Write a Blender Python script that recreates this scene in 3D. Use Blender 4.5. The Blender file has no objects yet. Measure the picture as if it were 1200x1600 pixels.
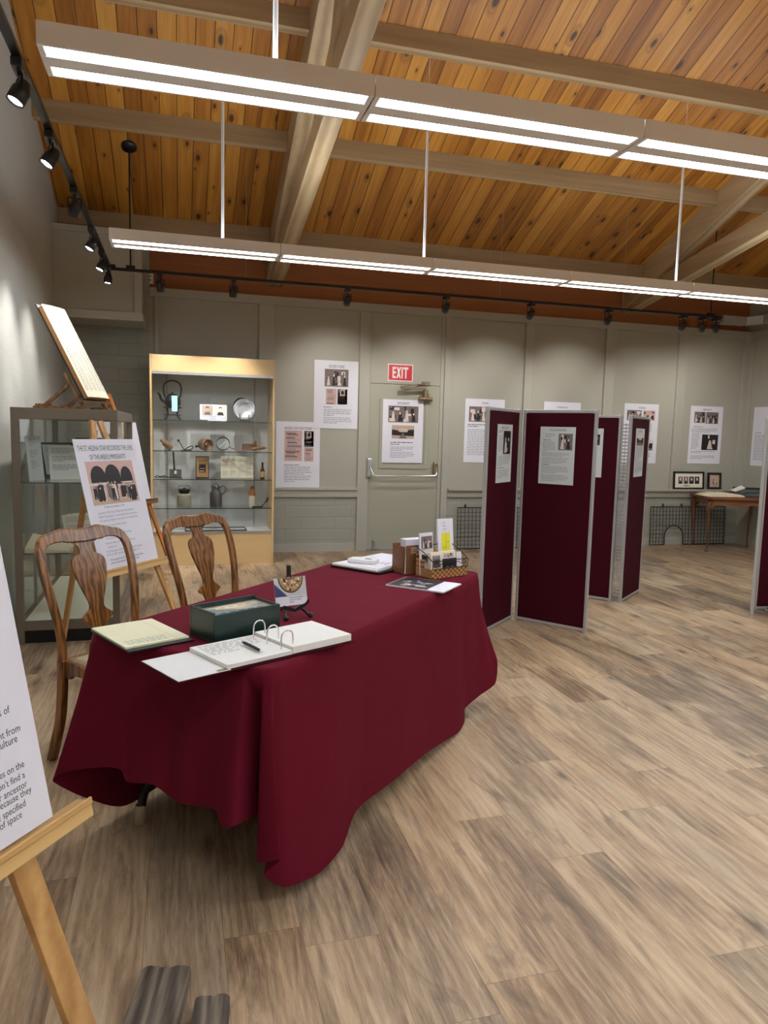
import bpy, math, random
from mathutils import Matrix, Vector
random.seed(7)
R=math.radians; PI=math.pi
S=bpy.context.scene; COL=S.collection
# ---------------------------------------------------------------- camera, world, exposure
CAM_H=1.45; F_PX=1135.75
yaw,pit,rol=0.276223,0.109299,0.02529
cy,sy,cp,sp,cr,sr=math.cos(yaw),math.sin(yaw),math.cos(pit),math.sin(pit),math.cos(rol),math.sin(rol)
Fw=Vector((sy*cp,cy*cp,-sp)); r0=Vector((cy,-sy,0)); u0=r0.cross(Fw)
rv=cr*r0+sr*u0; uv=-sr*r0+cr*u0
cam=bpy.data.cameras.new('camera'); co=bpy.data.objects.new('camera',cam); COL.objects.link(co)
cam.sensor_fit='VERTICAL'; cam.sensor_height=32.0; cam.sensor_width=24.0; cam.lens=F_PX/1600*32.0; cam.clip_start=.05
co.matrix_world=Matrix(((rv.x,uv.x,-Fw.x,0),(rv.y,uv.y,-Fw.y,0),(rv.z,uv.z,-Fw.z,CAM_H),(0,0,0,1)))
S.camera=co
w=bpy.data.worlds.new('world'); S.world=w; w.use_nodes=True
w.node_tree.nodes['Background'].inputs[0].default_value=(.9,.95,1,1); w.node_tree.nodes['Background'].inputs[1].default_value=.05
S.view_settings.view_transform='Standard'; S.view_settings.look='None'; S.view_settings.gamma=1; S.view_settings.use_curve_mapping=False
S.cycles.transparent_max_bounces=24
S.view_settings.exposure=0.8
DOWN_E=17.0; UP_E=6.0; SPOT_W=25.0; SPOT_L=32.0
# ---------------------------------------------------------------- node helpers
class N:
    def __init__(s,name):
        s.m=bpy.data.materials.new(name); s.m.use_nodes=True; s.t=s.m.node_tree; s.t.nodes.clear()
        s.out=s.t.nodes.new('ShaderNodeOutputMaterial')
    def n(s,ty,**k):
        x=s.t.nodes.new(ty)
        for a,b in k.items(): setattr(x,a,b)
        return x
    def set(s,sock,v):
        if isinstance(v,bpy.types.NodeSocket): s.t.links.new(v,sock)
        elif v is not None:
            if isinstance(v,(tuple,list)) and len(v)==3 and sock.type=='RGBA': v=(*v,1)
            sock.default_value=v
    def coord(s,k='Object'): return s.n('ShaderNodeTexCoord').outputs[k]
    def sep(s,v):
        x=s.n('ShaderNodeSeparateXYZ'); s.set(x.inputs[0],v); return x.outputs
    def comb(s,a,b,c):
        x=s.n('ShaderNodeCombineXYZ'); s.set(x.inputs[0],a); s.set(x.inputs[1],b); s.set(x.inputs[2],c); return x.outputs[0]
    def M(s,op,a,b=None,c=None):
        x=s.n('ShaderNodeMath',operation=op); s.set(x.inputs[0],a)
        if b is not None: s.set(x.inputs[1],b)
        if c is not None: s.set(x.inputs[2],c)
        return x.outputs[0]
    def map(s,v,scale=(1,1,1),loc=(0,0,0),rot=(0,0,0)):
        x=s.n('ShaderNodeMapping'); s.set(x.inputs[0],v); x.inputs[1].default_value=loc; x.inputs[2].default_value=rot; x.inputs[3].default_value=scale; return x.outputs[0]
    def noise(s,v,scale=5,detail=3,rough=.5,dist=0):
        x=s.n('ShaderNodeTexNoise'); s.set(x.inputs['Vector'],v); x.inputs['Scale'].default_value=scale; x.inputs['Detail'].default_value=detail; x.inputs['Roughness'].default_value=rough; x.inputs['Distortion'].default_value=dist; return x.outputs['Fac']
    def wn(s,v):
        x=s.n('ShaderNodeTexWhiteNoise',noise_dimensions='3D'); s.set(x.inputs['Vector'],v); return x.outputs
    def vor(s,v,scale=5,rnd=1):
        x=s.n('ShaderNodeTexVoronoi',voronoi_dimensions='2D'); s.set(x.inputs['Vector'],v); x.inputs['Scale'].default_value=scale; x.inputs['Randomness'].default_value=rnd; return x.outputs
    def wave(s,v,scale,dist,detail=2,dscale=1,ty='BANDS',d='X'):
        x=s.n('ShaderNodeTexWave',wave_type=ty)
        if ty=='BANDS': x.bands_direction=d
        s.set(x.inputs['Vector'],v); x.inputs['Scale'].default_value=scale; x.inputs['Distortion'].default_value=dist; x.inputs['Detail'].default_value=detail; x.inputs['Detail Scale'].default_value=dscale; return x.outputs['Fac']
    def ramp(s,f,stops,interp='LINEAR'):
        x=s.n('ShaderNodeValToRGB'); s.set(x.inputs[0],f); e=x.color_ramp.elements; x.color_ramp.interpolation=interp
        while len(e)<len(stops): e.new(.5)
        for i,(p,c) in enumerate(stops):
            e[i].position=p; e[i].color=(*c,1) if isinstance(c,(tuple,list)) else (c,c,c,1)
        return x.outputs[0]
    def mix(s,f,a,b,mode='MIX'):
        x=s.n('ShaderNodeMix',data_type='RGBA',blend_type=mode); s.set(x.inputs[0],f); s.set(x.inputs[6],a); s.set(x.inputs[7],b); return x.outputs[2]
    def bump(s,h,strength=.3,dist=.01):
        x=s.n('ShaderNodeBump'); s.set(x.inputs['Height'],h); x.inputs['Strength'].default_value=strength; x.inputs['Distance'].default_value=dist; return x.outputs[0]
    def pbr(s,col,rough=.5,metal=0,bump=None,spec=None,sheen=0):
        b=s.n('ShaderNodeBsdfPrincipled'); s.set(b.inputs['Base Color'],col); s.set(b.inputs['Roughness'],rough); b.inputs['Metallic'].default_value=metal
        if bump is not None: s.set(b.inputs['Normal'],bump)
        if spec is not None: b.inputs['Specular IOR Level'].default_value=spec
        if sheen: b.inputs['Sheen Weight'].default_value=sheen
        s.t.links.new(b.outputs[0],s.out.inputs[0]); return s.m
def sr2(r,g,b):
    f=lambda c:(c/255/12.92 if c/255<=.04045 else ((c/255+.055)/1.055)**2.4)
    return (f(r),f(g),f(b))
def plain(name,col,rough=.5,metal=0,var=.06,sc=8,bump=0,spec=None,bsc=60):
    n=N(name); o=n.coord(); v=n.noise(o,sc,3); c=n.mix(v,tuple(x*(1-var) for x in col),tuple(min(1,x*(1+var)) for x in col))
    bm=n.bump(n.noise(o,bsc,4),bump,.004) if bump else None
    return n.pbr(c,rough,metal,bm,spec)
def emit(name,col,st):
    n=N(name); e=n.n('ShaderNodeEmission'); e.inputs[0].default_value=(*col,1); e.inputs[1].default_value=st; n.t.links.new(e.outputs[0],n.out.inputs[0]); return n.m
def glassmat(name,tint=(.975,.985,.985),refl=.9):
    n=N(name); t=n.n('ShaderNodeBsdfTransparent'); t.inputs[0].default_value=(*tint,1); g=n.n('ShaderNodeBsdfGlossy'); g.inputs['Roughness'].default_value=.02; g.inputs[0].default_value=(refl,refl,refl,1)
    f=n.n('ShaderNodeLayerWeight'); f.inputs[0].default_value=.5; fr_=n.M('ADD',.04,n.M('MULTIPLY',.9,n.M('POWER',f.outputs['Facing'],5))); m=n.n('ShaderNodeMixShader'); n.t.links.new(fr_,m.inputs[0]); n.t.links.new(t.outputs[0],m.inputs[1]); n.t.links.new(g.outputs[0],m.inputs[2]); n.t.links.new(m.outputs[0],n.out.inputs[0]); return n.m
def wood(name,light,dark,axis='Z',scale=14,rough=.45,ring=10,dist=6,bump=.08,stretch=.08):
    n=N(name); o=n.coord(); sc={'X':(stretch,1,1),'Y':(1,stretch,1),'Z':(1,1,stretch)}[axis]
    v=n.map(o,sc); a=n.wave(v,ring,dist,3,1.5,d='X' if axis!='X' else 'Y'); b=n.noise(v,scale*6,4,.6); c=n.noise(v,scale*.4,3)
    f=n.M('ADD',n.M('MULTIPLY',a,.5),n.M('MULTIPLY',b,.5)); f=n.M('ADD',n.M('MULTIPLY',f,.75),n.M('MULTIPLY',c,.25))
    col=n.ramp(f,[(.2,dark),(.5,tuple((x+y)/2 for x,y in zip(light,dark))),(.8,light)])
    return n.pbr(col,rough,0,n.bump(b,bump,.003))
# ---------------------------------------------------------------- materials
def floor_mat():
    n=N('floor_planks'); x,y,z=n.sep(n.coord())[0:3]
    W,L=.2195,1.23
    xs=n.M('ADD',x,20*W-.116); ci=n.M('FLOOR',n.M('DIVIDE',xs,W)); fx=n.M('SUBTRACT',n.M('DIVIDE',xs,W),ci)
    off=n.wn(n.comb(ci,3.1,0))[0]
    for k_,ye in ((20,1.972),(23,1.632),(24,2.413),(25,2.108),(26,1.574),(27,2.339),(28,2.62)):
        o_=(-ye/L)%1; off=n.M('ADD',n.M('MULTIPLY',off,n.M('SUBTRACT',1,n.M('COMPARE',ci,float(k_),.1))),n.M('MULTIPLY',n.M('COMPARE',ci,float(k_),.1),o_))
    ys=n.M('ADD',n.M('DIVIDE',y,L),n.M('ADD',off,20)); ri=n.M('FLOOR',ys); fy=n.M('SUBTRACT',ys,ri)
    idv=n.comb(ci,ri,7.7); rn=n.wn(idv); rv_=rn[0]; rc=rn[1]
    rr=n.sep(rc)
    px=n.M('ADD',x,n.M('MULTIPLY',rr[0],37)); py=n.M('ADD',y,n.M('MULTIPLY',rr[1],53))
    v=n.comb(px,py,n.M('MULTIPLY',rr[2],9))
    warp=n.noise(n.map(v,(1,.25,1)),4.5,3,.55)
    broad=n.noise(n.map(v,(1,.24,1)),5.0,4,.55,1.0)
    mid=n.noise(n.map(v,(1,.07,1)),30,5,.68,.5)
    grain=n.noise(n.map(v,(1,.045,1)),330,3,.75)
    smoke=n.noise(n.map(v,(1,.2,1),(9,4,2)),7.5,5,.62,1.6)
    wl=n.wave(n.map(v,(1,.14,1)),9,16,3,.9,d='X')
    ff=n.M('ADD',n.M('MULTIPLY',broad,.60),n.M('MULTIPLY',mid,.42)); ff=n.M('ADD',ff,n.M('MULTIPLY',grain,.34)); ff=n.M('ADD',ff,n.M('MULTIPLY',wl,.07)); ff=n.M('SUBTRACT',ff,.215)
    ff=n.M('ADD',ff,n.M('MULTIPLY',n.M('SUBTRACT',rv_,.5),.12))
    col=n.ramp(ff,[(.29,sr2(80,64,50)),(.39,sr2(124,102,80)),(.49,sr2(164,139,110)),(.58,sr2(190,164,131)),(.72,sr2(212,190,158))])
    tint=n.mix(rr[2],sr2(142,134,120),sr2(190,150,106)); col=n.mix(.24,col,tint,'MIX')
    col=n.mix(n.ramp(smoke,[(.30,.62),(.44,.0)]),col,sr2(78,66,56))
    col=n.mix(n.ramp(smoke,[(.58,.0),(.75,.35)]),col,sr2(150,146,136))
    kn=n.vor(n.map(v,(1,.40,1)),3.3); kd=n.M('ADD',kn['Distance'],n.M('MULTIPLY',n.M('SUBTRACT',mid,.5),.16))
    kf=n.M('MULTIPLY',n.ramp(kd,[(.02,1.0),(.07,.4),(.16,0.0)]),n.M('GREATER_THAN',n.sep(kn['Color'])[0],.62))
    col=n.mix(n.M('MULTIPLY',kf,.75),col,sr2(66,52,42))
    # seams
    ex=n.M('MULTIPLY',n.M('MINIMUM',fx,n.M('SUBTRACT',1,fx)),W); ey=n.M('MULTIPLY',n.M('MINIMUM',fy,n.M('SUBTRACT',1,fy)),L)
    sm=n.M('LESS_THAN',n.M('MINIMUM',ex,ey),.0008); col=n.mix(n.M('MULTIPLY',sm,.55),col,(.05,.035,.025))
    h=n.M('SUBTRACT',n.M('MULTIPLY',grain,.35),sm)
    return n.pbr(col,n.M('ADD',.36,n.M('MULTIPLY',broad,.12)),0,n.bump(h,.25,.002),.45)
def pine_ceiling():
    n=N('pine_boards'); x,y,z=n.sep(n.coord())[0:3]; W=.1425
    xs=n.M('DIVIDE',n.M('ADD',x,20.01*W),W); ci=n.M('FLOOR',xs); fx=n.M('SUBTRACT',xs,ci)
    rr=n.sep(n.wn(n.comb(ci,1.3,5))[1])
    v=n.comb(n.M('ADD',x,n.M('MULTIPLY',rr[0],31)),n.M('ADD',y,n.M('MULTIPLY',rr[1],47)),0)
    g=n.noise(n.map(v,(1,.05,1)),60,4,.6); b=n.noise(n.map(v,(1,.15,1)),4,3); wv=n.noise(n.map(v,(1,.05,1)),16,3,.5,1)
    f=n.M('ADD',n.M('MULTIPLY',g,.22),n.M('ADD',n.M('MULTIPLY',b,.3),n.M('MULTIPLY',wv,.45))); f=n.M('ADD',f,n.M('MULTIPLY',n.M('SUBTRACT',rr[2],.5),.30))
    col=n.ramp(f,[(.25,sr2(122,72,20)),(.42,sr2(160,102,34)),(.58,sr2(186,128,50)),(.8,sr2(212,160,80))])
    kn=n.vor(n.map(v,(1,.5,1)),5.6); rad=n.sep(kn['Color'])
    lim=n.M('MULTIPLY',n.M('POWER',rad[1],1.5),.13); d=n.M('DIVIDE',kn['Distance'],n.M('ADD',lim,.04)); on=n.M('GREATER_THAN',rad[0],.55)
    core=n.M('MULTIPLY',n.ramp(n.M('MULTIPLY',d,.5),[(.30,1.0),(.46,.5),(.62,0.0)]),on)
    col=n.mix(n.M('MULTIPLY',core,.92),col,sr2(46,24,12))
    ring=n.M('MULTIPLY',n.ramp(n.M('ABSOLUTE',n.M('SUBTRACT',d,1.6)),[(0.,.45),(.7,0.0)]),on); col=n.mix(ring,col,sr2(112,62,22))
    e=n.M('MULTIPLY',n.M('MINIMUM',fx,n.M('SUBTRACT',1,fx)),W); sm=n.ramp(n.M('MULTIPLY',e,10),[(.022,1.0),(.045,0.0)]); col=n.mix(n.M('MULTIPLY',sm,.85),col,sr2(58,28,10))
    return n.pbr(col,.42,0,n.bump(n.M('SUBTRACT',n.M('MULTIPLY',g,.2),sm),.6,.006),.4)
def block_mat(name,col):
    n=N(name); o=n.coord(); x,y,z=n.sep(o)[0:3]; u=n.M('ADD',x,y)
    bt=n.n('ShaderNodeTexBrick'); n.set(bt.inputs['Vector'],n.comb(u,z,0)); bt.inputs['Scale'].default_value=1; bt.inputs['Brick Width'].default_value=.406; bt.inputs['Row Height'].default_value=.138; bt.inputs['Mortar Size'].default_value=.006; bt.inputs['Mortar Smooth'].default_value=.6; bt.offset=.5
    f=bt.outputs['Fac']; ns=n.noise(o,90,4,.65)
    c=n.mix(n.noise(o,2,2),tuple(a*.93 for a in col),tuple(a*1.05 for a in col)); c=n.mix(n.M('MULTIPLY',f,.22),c,tuple(a*.6 for a in col))
    h=n.M('SUBTRACT',n.M('MULTIPLY',ns,.3),f); return n.pbr(c,.62,0,n.bump(h,.5,.006))
M_={}
M_['floor']=floor_mat(); M_['pine']=pine_ceiling()
WALLC=sr2(170,168,155)
M_['wall']=plain('wall_paint',WALLC,.6,0,.04,1.5,.12,None,220)
M_['trimp']=plain('trim_paint',sr2(172,170,158),.5,0,.03,2,.06)
M_['door']=plain('door_paint',sr2(164,163,146),.5,0,.03,2,.06)
M_['block']=block_mat('painted_block',sr2(160,160,148))
M_['plaster']=plain('rough_plaster',sr2(174,174,168),.75,0,.06,3,.6,None,38)
M_['beam']=wood('beam_fir',sr2(196,172,134),sr2(150,122,86),'Y',5,.5,3,3,.1,.06)
M_['beamx']=wood('beam_fir_cross',sr2(186,160,122),sr2(140,112,78),'X',5,.5,3,3,.1,.06)
M_['redwood']=wood('redwood',sr2(188,120,66),sr2(146,86,42),'X',5,.5,3,3,.1,.06)
M_['lightgrey']=plain('fixture_enamel',sr2(240,238,236),.45,0,.02)
M_['lens']=emit('fluorescent_lens',(.86,.93,1.0),DOWN_E); M_['uplens']=emit('fluorescent_uplight',(.88,.94,1.0),UP_E)
M_['black']=plain('black_metal',(.012,.012,.013),.38,.3,.05); M_['blackp']=plain('black_plastic',(.015,.015,.017),.35,0,.05)
M_['spot']=emit('spot_lens',(1,.97,.92),40)
M_['white']=plain('white_enamel',(.78,.78,.77),.4,0,.02)
M_['paper']=plain('poster_paper',sr2(226,226,236),.55,0,.02,3,.03); M_['paperg']=plain('pinned_paper',sr2(206,212,210),.6,0,.02,3,.03)
M_['paperw']=plain('writing_paper',sr2(236,236,230),.6,0,.02,3); M_['yellowp']=plain('legal_pad_paper',sr2(240,242,208),.6,0,.03,3)
M_['ink']=plain('ink',(.03,.03,.035),.7,0,.05); M_['inkg']=plain('soft_ink',(.30,.30,.34),.7,0,.05); M_['teal']=plain('heading_teal',sr2(38,84,86),.7,0,.05)
M_['inkb']=plain('blue_ink',sr2(60,66,110),.7,0,.05)
M_['pdark']=plain('photo_dark',sr2(30,24,26),.5,0,.3,60); M_['pmid']=plain('photo_mid',sr2(118,106,102),.5,0,.5,45); M_['plight']=plain('photo_light',sr2(222,206,200),.5,0,.08,60)
M_['ppink']=plain('photo_pink',sr2(208,172,164),.5,0,.1,30); M_['psepia']=plain('photo_sepia',sr2(196,170,150),.5,0,.12,30)
M_['glass']=glassmat('clear_glass'); M_['glasse']=plain('glass_edge',(.03,.07,.06),.15,0,.05)
M_['glassc']=glassmat('cabinet_glass',(.94,.96,.95),.9)
M_['taupe']=plain('bronze_aluminium',sr2(128,118,104),.42,.35,.04)
M_['maple']=wood('maple_laminate',sr2(222,192,142),sr2(204,172,122),'X',8,.4,4,2,.02,.1)
M_['caseback']=plain('case_back',sr2(190,192,190),.6,0,.03)
M_['alum']=plain('brushed_aluminium',sr2(180,180,180),.35,.7,.05,20); M_['silver']=plain('satin_silver',sr2(176,176,174),.4,.3,.05,20)
M_['chrome']=plain('chrome',(.7,.7,.7),.15,1,.02); M_['bronzeh']=plain('brass_bronze',sr2(150,134,108),.35,.7,.1)
M_['galv']=plain('galvanised',(.5,.52,.53),.4,.6,.15,12)
M_['oak']=wood('chair_oak',sr2(158,104,50),sr2(52,28,11),'Z',9,.28,13,11,.12,.12)
M_['walnut']=wood('table_walnut',sr2(150,92,52),sr2(84,44,22),'X',12,.35,8,5,.06,.1)
M_['legw']=wood('table_leg_wood',sr2(140,84,48),sr2(74,38,20),'Z',12,.35,8,4,.06,.1)
M_['easel']=wood('easel_pine',sr2(214,170,110),sr2(176,128,74),'Z',9,.45,5,4,.08,.08)
M_['easelx']=wood('easel_pine_ledge',sr2(222,186,124),sr2(188,146,88),'X',9,.45,5,4,.08,.08)
M_['easelo']=wood('easel_orange_wood',sr2(206,132,72),sr2(166,94,44),'Z',9,.45,5,4,.08,.08)
M_['easeld']=wood('small_easel_wood',sr2(136,98,62),sr2(92,62,38),'X',9,.45,5,4,.08,.08)
M_['seatf']=plain('seat_fabric',sr2(176,160,128),.9,0,.15,40,.4)
M_['greenb']=plain('dark_green_lacquer',sr2(22,48,42),.3,0,.1); M_['labelb']=plain('label_blue',sr2(150,196,206),.5,0,.35,40); M_['labelt']=plain('label_tan',sr2(176,160,140),.5,0,.5,50)
M_['wire']=plain('dark_wire',(.02,.018,.017),.5,.5,.1); M_['rust']=plain('iron_grille',(.035,.03,.028),.6,.4,.3,30)
M_['leather']=plain('tooled_leather',sr2(128,86,52),.5,0,.35,25,.3,None,90); M_['yellow']=plain('map_yellow',sr2(226,222,40),.6,0,.03)
M_['red']=plain('sign_red',sr2(214,40,50),.4,0,.02); M_['cream']=plain('mat_cream',sr2(232,226,204),.6,0,.02)
M_['stone']=plain('stoneware',sr2(150,150,132),.4,0,.15,14); M_['tin']=plain('old_tin',(.13,.125,.12),.45,.6,.3,14); M_['iron']=plain('cast_iron',(.018,.016,.015),.45,.5,.3,20)
M_['pewter']=plain('pewter',(.42,.42,.43),.35,.8,.3,30); M_['tanw']=wood('worn_kitchen_wood',sr2(150,112,76),sr2(96,64,40),'X',12,.55,8,4,.1,.15)
M_['bottle']=plain('amber_glass',sr2(60,24,10),.12,0,.1); M_['blab']=plain('bottle_label',sr2(196,160,110),.5,0,.2,60); M_['brownst']=plain('glazed_brown',sr2(150,96,48),.25,0,.15)
M_['kraft']=plain('kraft_card',sr2(168,130,84),.6,0,.08); M_['doc']=plain('old_document',sr2(214,206,180),.6,0,.08,12)
M_['cyan']=emit('turquoise_card_glow',(.35,.85,.95),1.3)  # turquoise of the card by the kettle, given as emission
M_['bookp']=plain('aged_page',sr2(236,222,192),.65,0,.1,6); M_['pageedge']=plain('page_edges',sr2(150,112,72),.7,0,.4,60)
M_['navy']=plain('blue_cloth',sr2(40,60,130),.8,0,.2,20); M_['leadgrey']=plain('grey_metal_machine',sr2(96,104,100),.4,.3,.2,20)
M_['tancap']=plain('leg_cap',sr2(176,160,132),.6,0,.1)
def cloth_mat(name,col,dk):
    n=N(name); o=n.coord(); c=n.mix(n.noise(o,3,3),tuple(a*.9 for a in col),tuple(a*1.08 for a in col)); b=n.M('ADD',n.noise(o,5,2),n.M('MULTIPLY',n.noise(o,260,3),.15))
    return n.pbr(c,.85,0,n.bump(b,.3,dk),.12,0)
M_['cloth']=cloth_mat('burgundy_tablecloth',sr2(100,17,36),.02)
M_['felt']=cloth_mat('burgundy_felt',sr2(62,9,22),.002)
def weathered():
    n=N('weathered_board'); o=n.coord(); v=n.map(o,(1,.1,1)); a=n.noise(v,26,5,.65,1.2); b=n.wave(v,8,10,3,1.3); f=n.M('ADD',n.M('MULTIPLY',a,.7),n.M('MULTIPLY',b,.3))
    return n.pbr(n.ramp(f,[(.25,sr2(52,44,38)),(.5,sr2(98,88,78)),(.75,sr2(136,124,108))]),.85,0,n.bump(f,.8,.006))
M_['weather']=weathered()
def weave():
    n=N('basket_weave'); x,y,z=n.sep(n.coord())[0:3]; u=n.M('MULTIPLY',x,70); q=n.M('MULTIPLY',z,90)
    ch=n.n('ShaderNodeTexChecker'); n.set(ch.inputs[0],n.comb(u,0,q)); ch.inputs['Scale'].default_value=1; ch.inputs[1].default_value=(*sr2(196,146,88),1); ch.inputs[2].default_value=(*sr2(120,78,40),1)
    return n.pbr(ch.outputs[0],.6,0,n.bump(ch.outputs[1],.5,.003))
M_['weave']=weave()
# ---------------------------------------------------------------- geometry helpers
_tc={}
def text_geo(s,sx=1.0):
    if s in _tc: return _tc[s]
    cu=bpy.data.curves.new('t','FONT'); cu.body=s; cu.size=1; cu.resolution_u=3; ob=bpy.data.objects.new('t',cu); COL.objects.link(ob)
    dg=bpy.context.evaluated_depsgraph_get(); dg.update(); me=bpy.data.meshes.new_from_object(ob.evaluated_get(dg))
    vs=[tuple(v.co) for v in me.vertices]; fs=[tuple(p.vertices) for p in me.polygons]
    bpy.data.objects.remove(ob); bpy.data.curves.remove(cu); bpy.data.meshes.remove(me)
    wd=max((v[0] for v in vs),default=0); _tc[s]=(vs,fs,wd); return _tc[s]
def TM(o,x,y,z=None):
    x=Vector(x).normalized(); y=Vector(y).normalized(); z=Vector(z).normalized() if z else x.cross(y)
    return Matrix(((x.x,y.x,z.x,o[0]),(x.y,y.y,z.y,o[1]),(x.z,y.z,z.z,o[2]),(0,0,0,1)))
I4=Matrix.Identity(4)
class MB:
    def __init__(s): s.v=[];s.f=[];s.mi=[];s.sm=[]
    def add(s,vs,fs,m=0,T=None,smooth=False):
        b=len(s.v)
        for p in vs: s.v.append(tuple(T@Vector(p)) if T is not None else tuple(p))
        for q in fs: s.f.append(tuple(b+i for i in q)); s.mi.append(m); s.sm.append(smooth)
        return s
    def box(s,a,b,m=0,T=None):
        x0,y0,z0=[min(a[i],b[i]) for i in range(3)]; x1,y1,z1=[max(a[i],b[i]) for i in range(3)]
        v=[(x0,y0,z0),(x1,y0,z0),(x1,y1,z0),(x0,y1,z0),(x0,y0,z1),(x1,y0,z1),(x1,y1,z1),(x0,y1,z1)]
        return s.add(v,[(0,3,2,1),(4,5,6,7),(0,1,5,4),(1,2,6,5),(2,3,7,6),(3,0,4,7)],m,T)
    def bar(s,p0,p1,w,h,m=0,up=(0,0,1),T=None):
        p0=Vector(p0);p1=Vector(p1);d=(p1-p0);L=d.length;d.normalize(); a=d.cross(Vector(up))
        if a.length<1e-4: a=d.cross(Vector((0,1,0)))
        a.normalize(); b=a.cross(d)
        M=TM(p0,d,a,b) if False else Matrix(((d.x,a.x,b.x,p0.x),(d.y,a.y,b.y,p0.y),(d.z,a.z,b.z,p0.z),(0,0,0,1)))
        if T is not None: M=T@M
        return s.box((0,-w/2,-h/2),(L,w/2,h/2),m,M)
    def tube(s,pts,r,seg=8,m=0,T=None,closed=False,cap=True):
        P=[Vector(p) for p in pts]; n=len(P); rs=r if isinstance(r,(list,tuple)) else [r]*n; vs=[];fs=[]; pa=None
        for i in range(n):
            d=(P[(i+1)%n]-P[i-1]) if closed else (P[min(i+1,n-1)]-P[max(i-1,0)])
            if d.length<1e-9: d=Vector((0,0,1))
            d.normalize()
            if pa is None: a=d.orthogonal().normalized()
            else: a=(pa-d*pa.dot(d)); a=a.normalized() if a.length>1e-6 else d.orthogonal().normalized()
            pa=a; b=d.cross(a)
            for k in range(seg):
                t=2*PI*k/seg; vs.append(P[i]+(a*math.cos(t)+b*math.sin(t))*rs[i])
        for i in range(n if closed else n-1):
            j=(i+1)%n
            for k in range(seg): fs.append((i*seg+k,i*seg+(k+1)%seg,j*seg+(k+1)%seg,j*seg+k))
        s.add(vs,fs,m,T,True)
        if cap and not closed:
            s.add(vs[:seg],[tuple(reversed(range(seg)))],m,T); s.add(vs[-seg:],[tuple(range(seg))],m,T)
        return s
    def lathe(s,prof,seg=20,m=0,T=None,smooth=True):
        vs=[];fs=[];n=len(prof)
        for r,z in prof:
            for k in range(seg): t=2*PI*k/seg; vs.append((r*math.cos(t),r*math.sin(t),z))
        for i in range(n-1):
            for k in range(seg): fs.append((i*seg+k,i*seg+(k+1)%seg,(i+1)*seg+(k+1)%seg,(i+1)*seg+k))
        return s.add(vs,fs,m,T,smooth)
    def prism(s,poly,z0,z1,m=0,T=None):
        n=len(poly); ar=sum(poly[i][0]*poly[(i+1)%n][1]-poly[(i+1)%n][0]*poly[i][1] for i in range(n))
        if ar<0: poly=list(reversed(poly))
        vs=[(x,y,z0) for x,y in poly]+[(x,y,z1) for x,y in poly]
        fs=[tuple(reversed(range(n))),tuple(range(n,2*n))]+[(i,(i+1)%n,n+(i+1)%n,n+i) for i in range(n)]
        return s.add(vs,fs,m,T)
    def poly(s,poly,z,m=0,T=None):
        n=len(poly); ar=sum(poly[i][0]*poly[(i+1)%n][1]-poly[(i+1)%n][0]*poly[i][1] for i in range(n))
        if ar<0: poly=list(reversed(poly))
        return s.add([(x,y,z) for x,y in poly],[tuple(range(n))],m,T)
    def rect(s,x,y,w,h,z,m=0,T=None): return s.poly([(x,y),(x+w,y),(x+w,y+h),(x,y+h)],z,m,T)
    def ell(s,x,y,rx,ry,z,m=0,T=None,n=12): return s.poly([(x+rx*math.cos(2*PI*k/n),y+ry*math.sin(2*PI*k/n)) for k in range(n)],z,m,T)
    def sph(s,c,r,m=0,T=None,seg=12,sq=(1,1,1)):
        pr=[(r*math.sin(PI*i/8),-r*math.cos(PI*i/8)) for i in range(9)]
        M=Matrix.Translation(c)@Matrix.Diagonal((*sq,1)); return s.lathe(pr,seg,m,(T@M) if T is not None else M)
    def text(s,t,x,y,size,z=.001,m=0,T=None,al='L',sx=1.0,maxw=None):
        vs,fs,wd=text_geo(t); k=size; kx=size*sx
        if maxw and wd*kx>0: kx=maxw/wd
        ox={'L':0,'C':-wd*kx/2,'R':-wd*kx}[al]; 
        return s.add([(x+ox+v[0]*kx,y+v[1]*k,z) for v in vs],fs,m,T)
    def build(s,name,mats,parent=None,bevel=0,M=None,label=None,seg=2,solid=0,sub=0):
        me=bpy.data.meshes.new(name); me.from_pydata(s.v,[],s.f)
        if not isinstance(mats,(list,tuple)): mats=[mats]
        for q in mats: me.materials.append(M_[q] if isinstance(q,str) else q)
        for p,mi,sm in zip(me.polygons,s.mi,s.sm): p.material_index=min(mi,len(mats)-1); p.use_smooth=sm
        me.update(); o=bpy.data.objects.new(name,me); COL.objects.link(o)
        if parent: o.parent=parent
        if M is not None: o.matrix_local=M
        if sub: md=o.modifiers.new('sub','SUBSURF'); md.levels=sub; md.render_levels=sub
        if solid: md=o.modifiers.new('sol','SOLIDIFY'); md.thickness=solid; md.offset=-1
        if bevel: md=o.modifiers.new('bev','BEVEL'); md.width=bevel; md.segments=seg; md.limit_method='ANGLE'; md.angle_limit=R(40)
        if label: o['label']=label
        return o
def thing(name,label,cat,loc=(0,0,0),rz=0,group=None,M=None):
    o=bpy.data.objects.new(name,None); COL.objects.link(o); o.empty_display_size=.1
    if M is not None: o.matrix_world=M
    else: o.location=loc; o.rotation_euler=(0,0,rz)
    o['label']=label; o['category']=cat
    if group: o['group']=group
    return o
def tag(o,label,cat,group=None,kind=None):
    o['label']=label; o['category']=cat
    if group: o['group']=group
    if kind: o['kind']=kind
    return o
def struct(o,label=None): 
    o['kind']='structure'
    if label: o['label']=label
    return o
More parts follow.
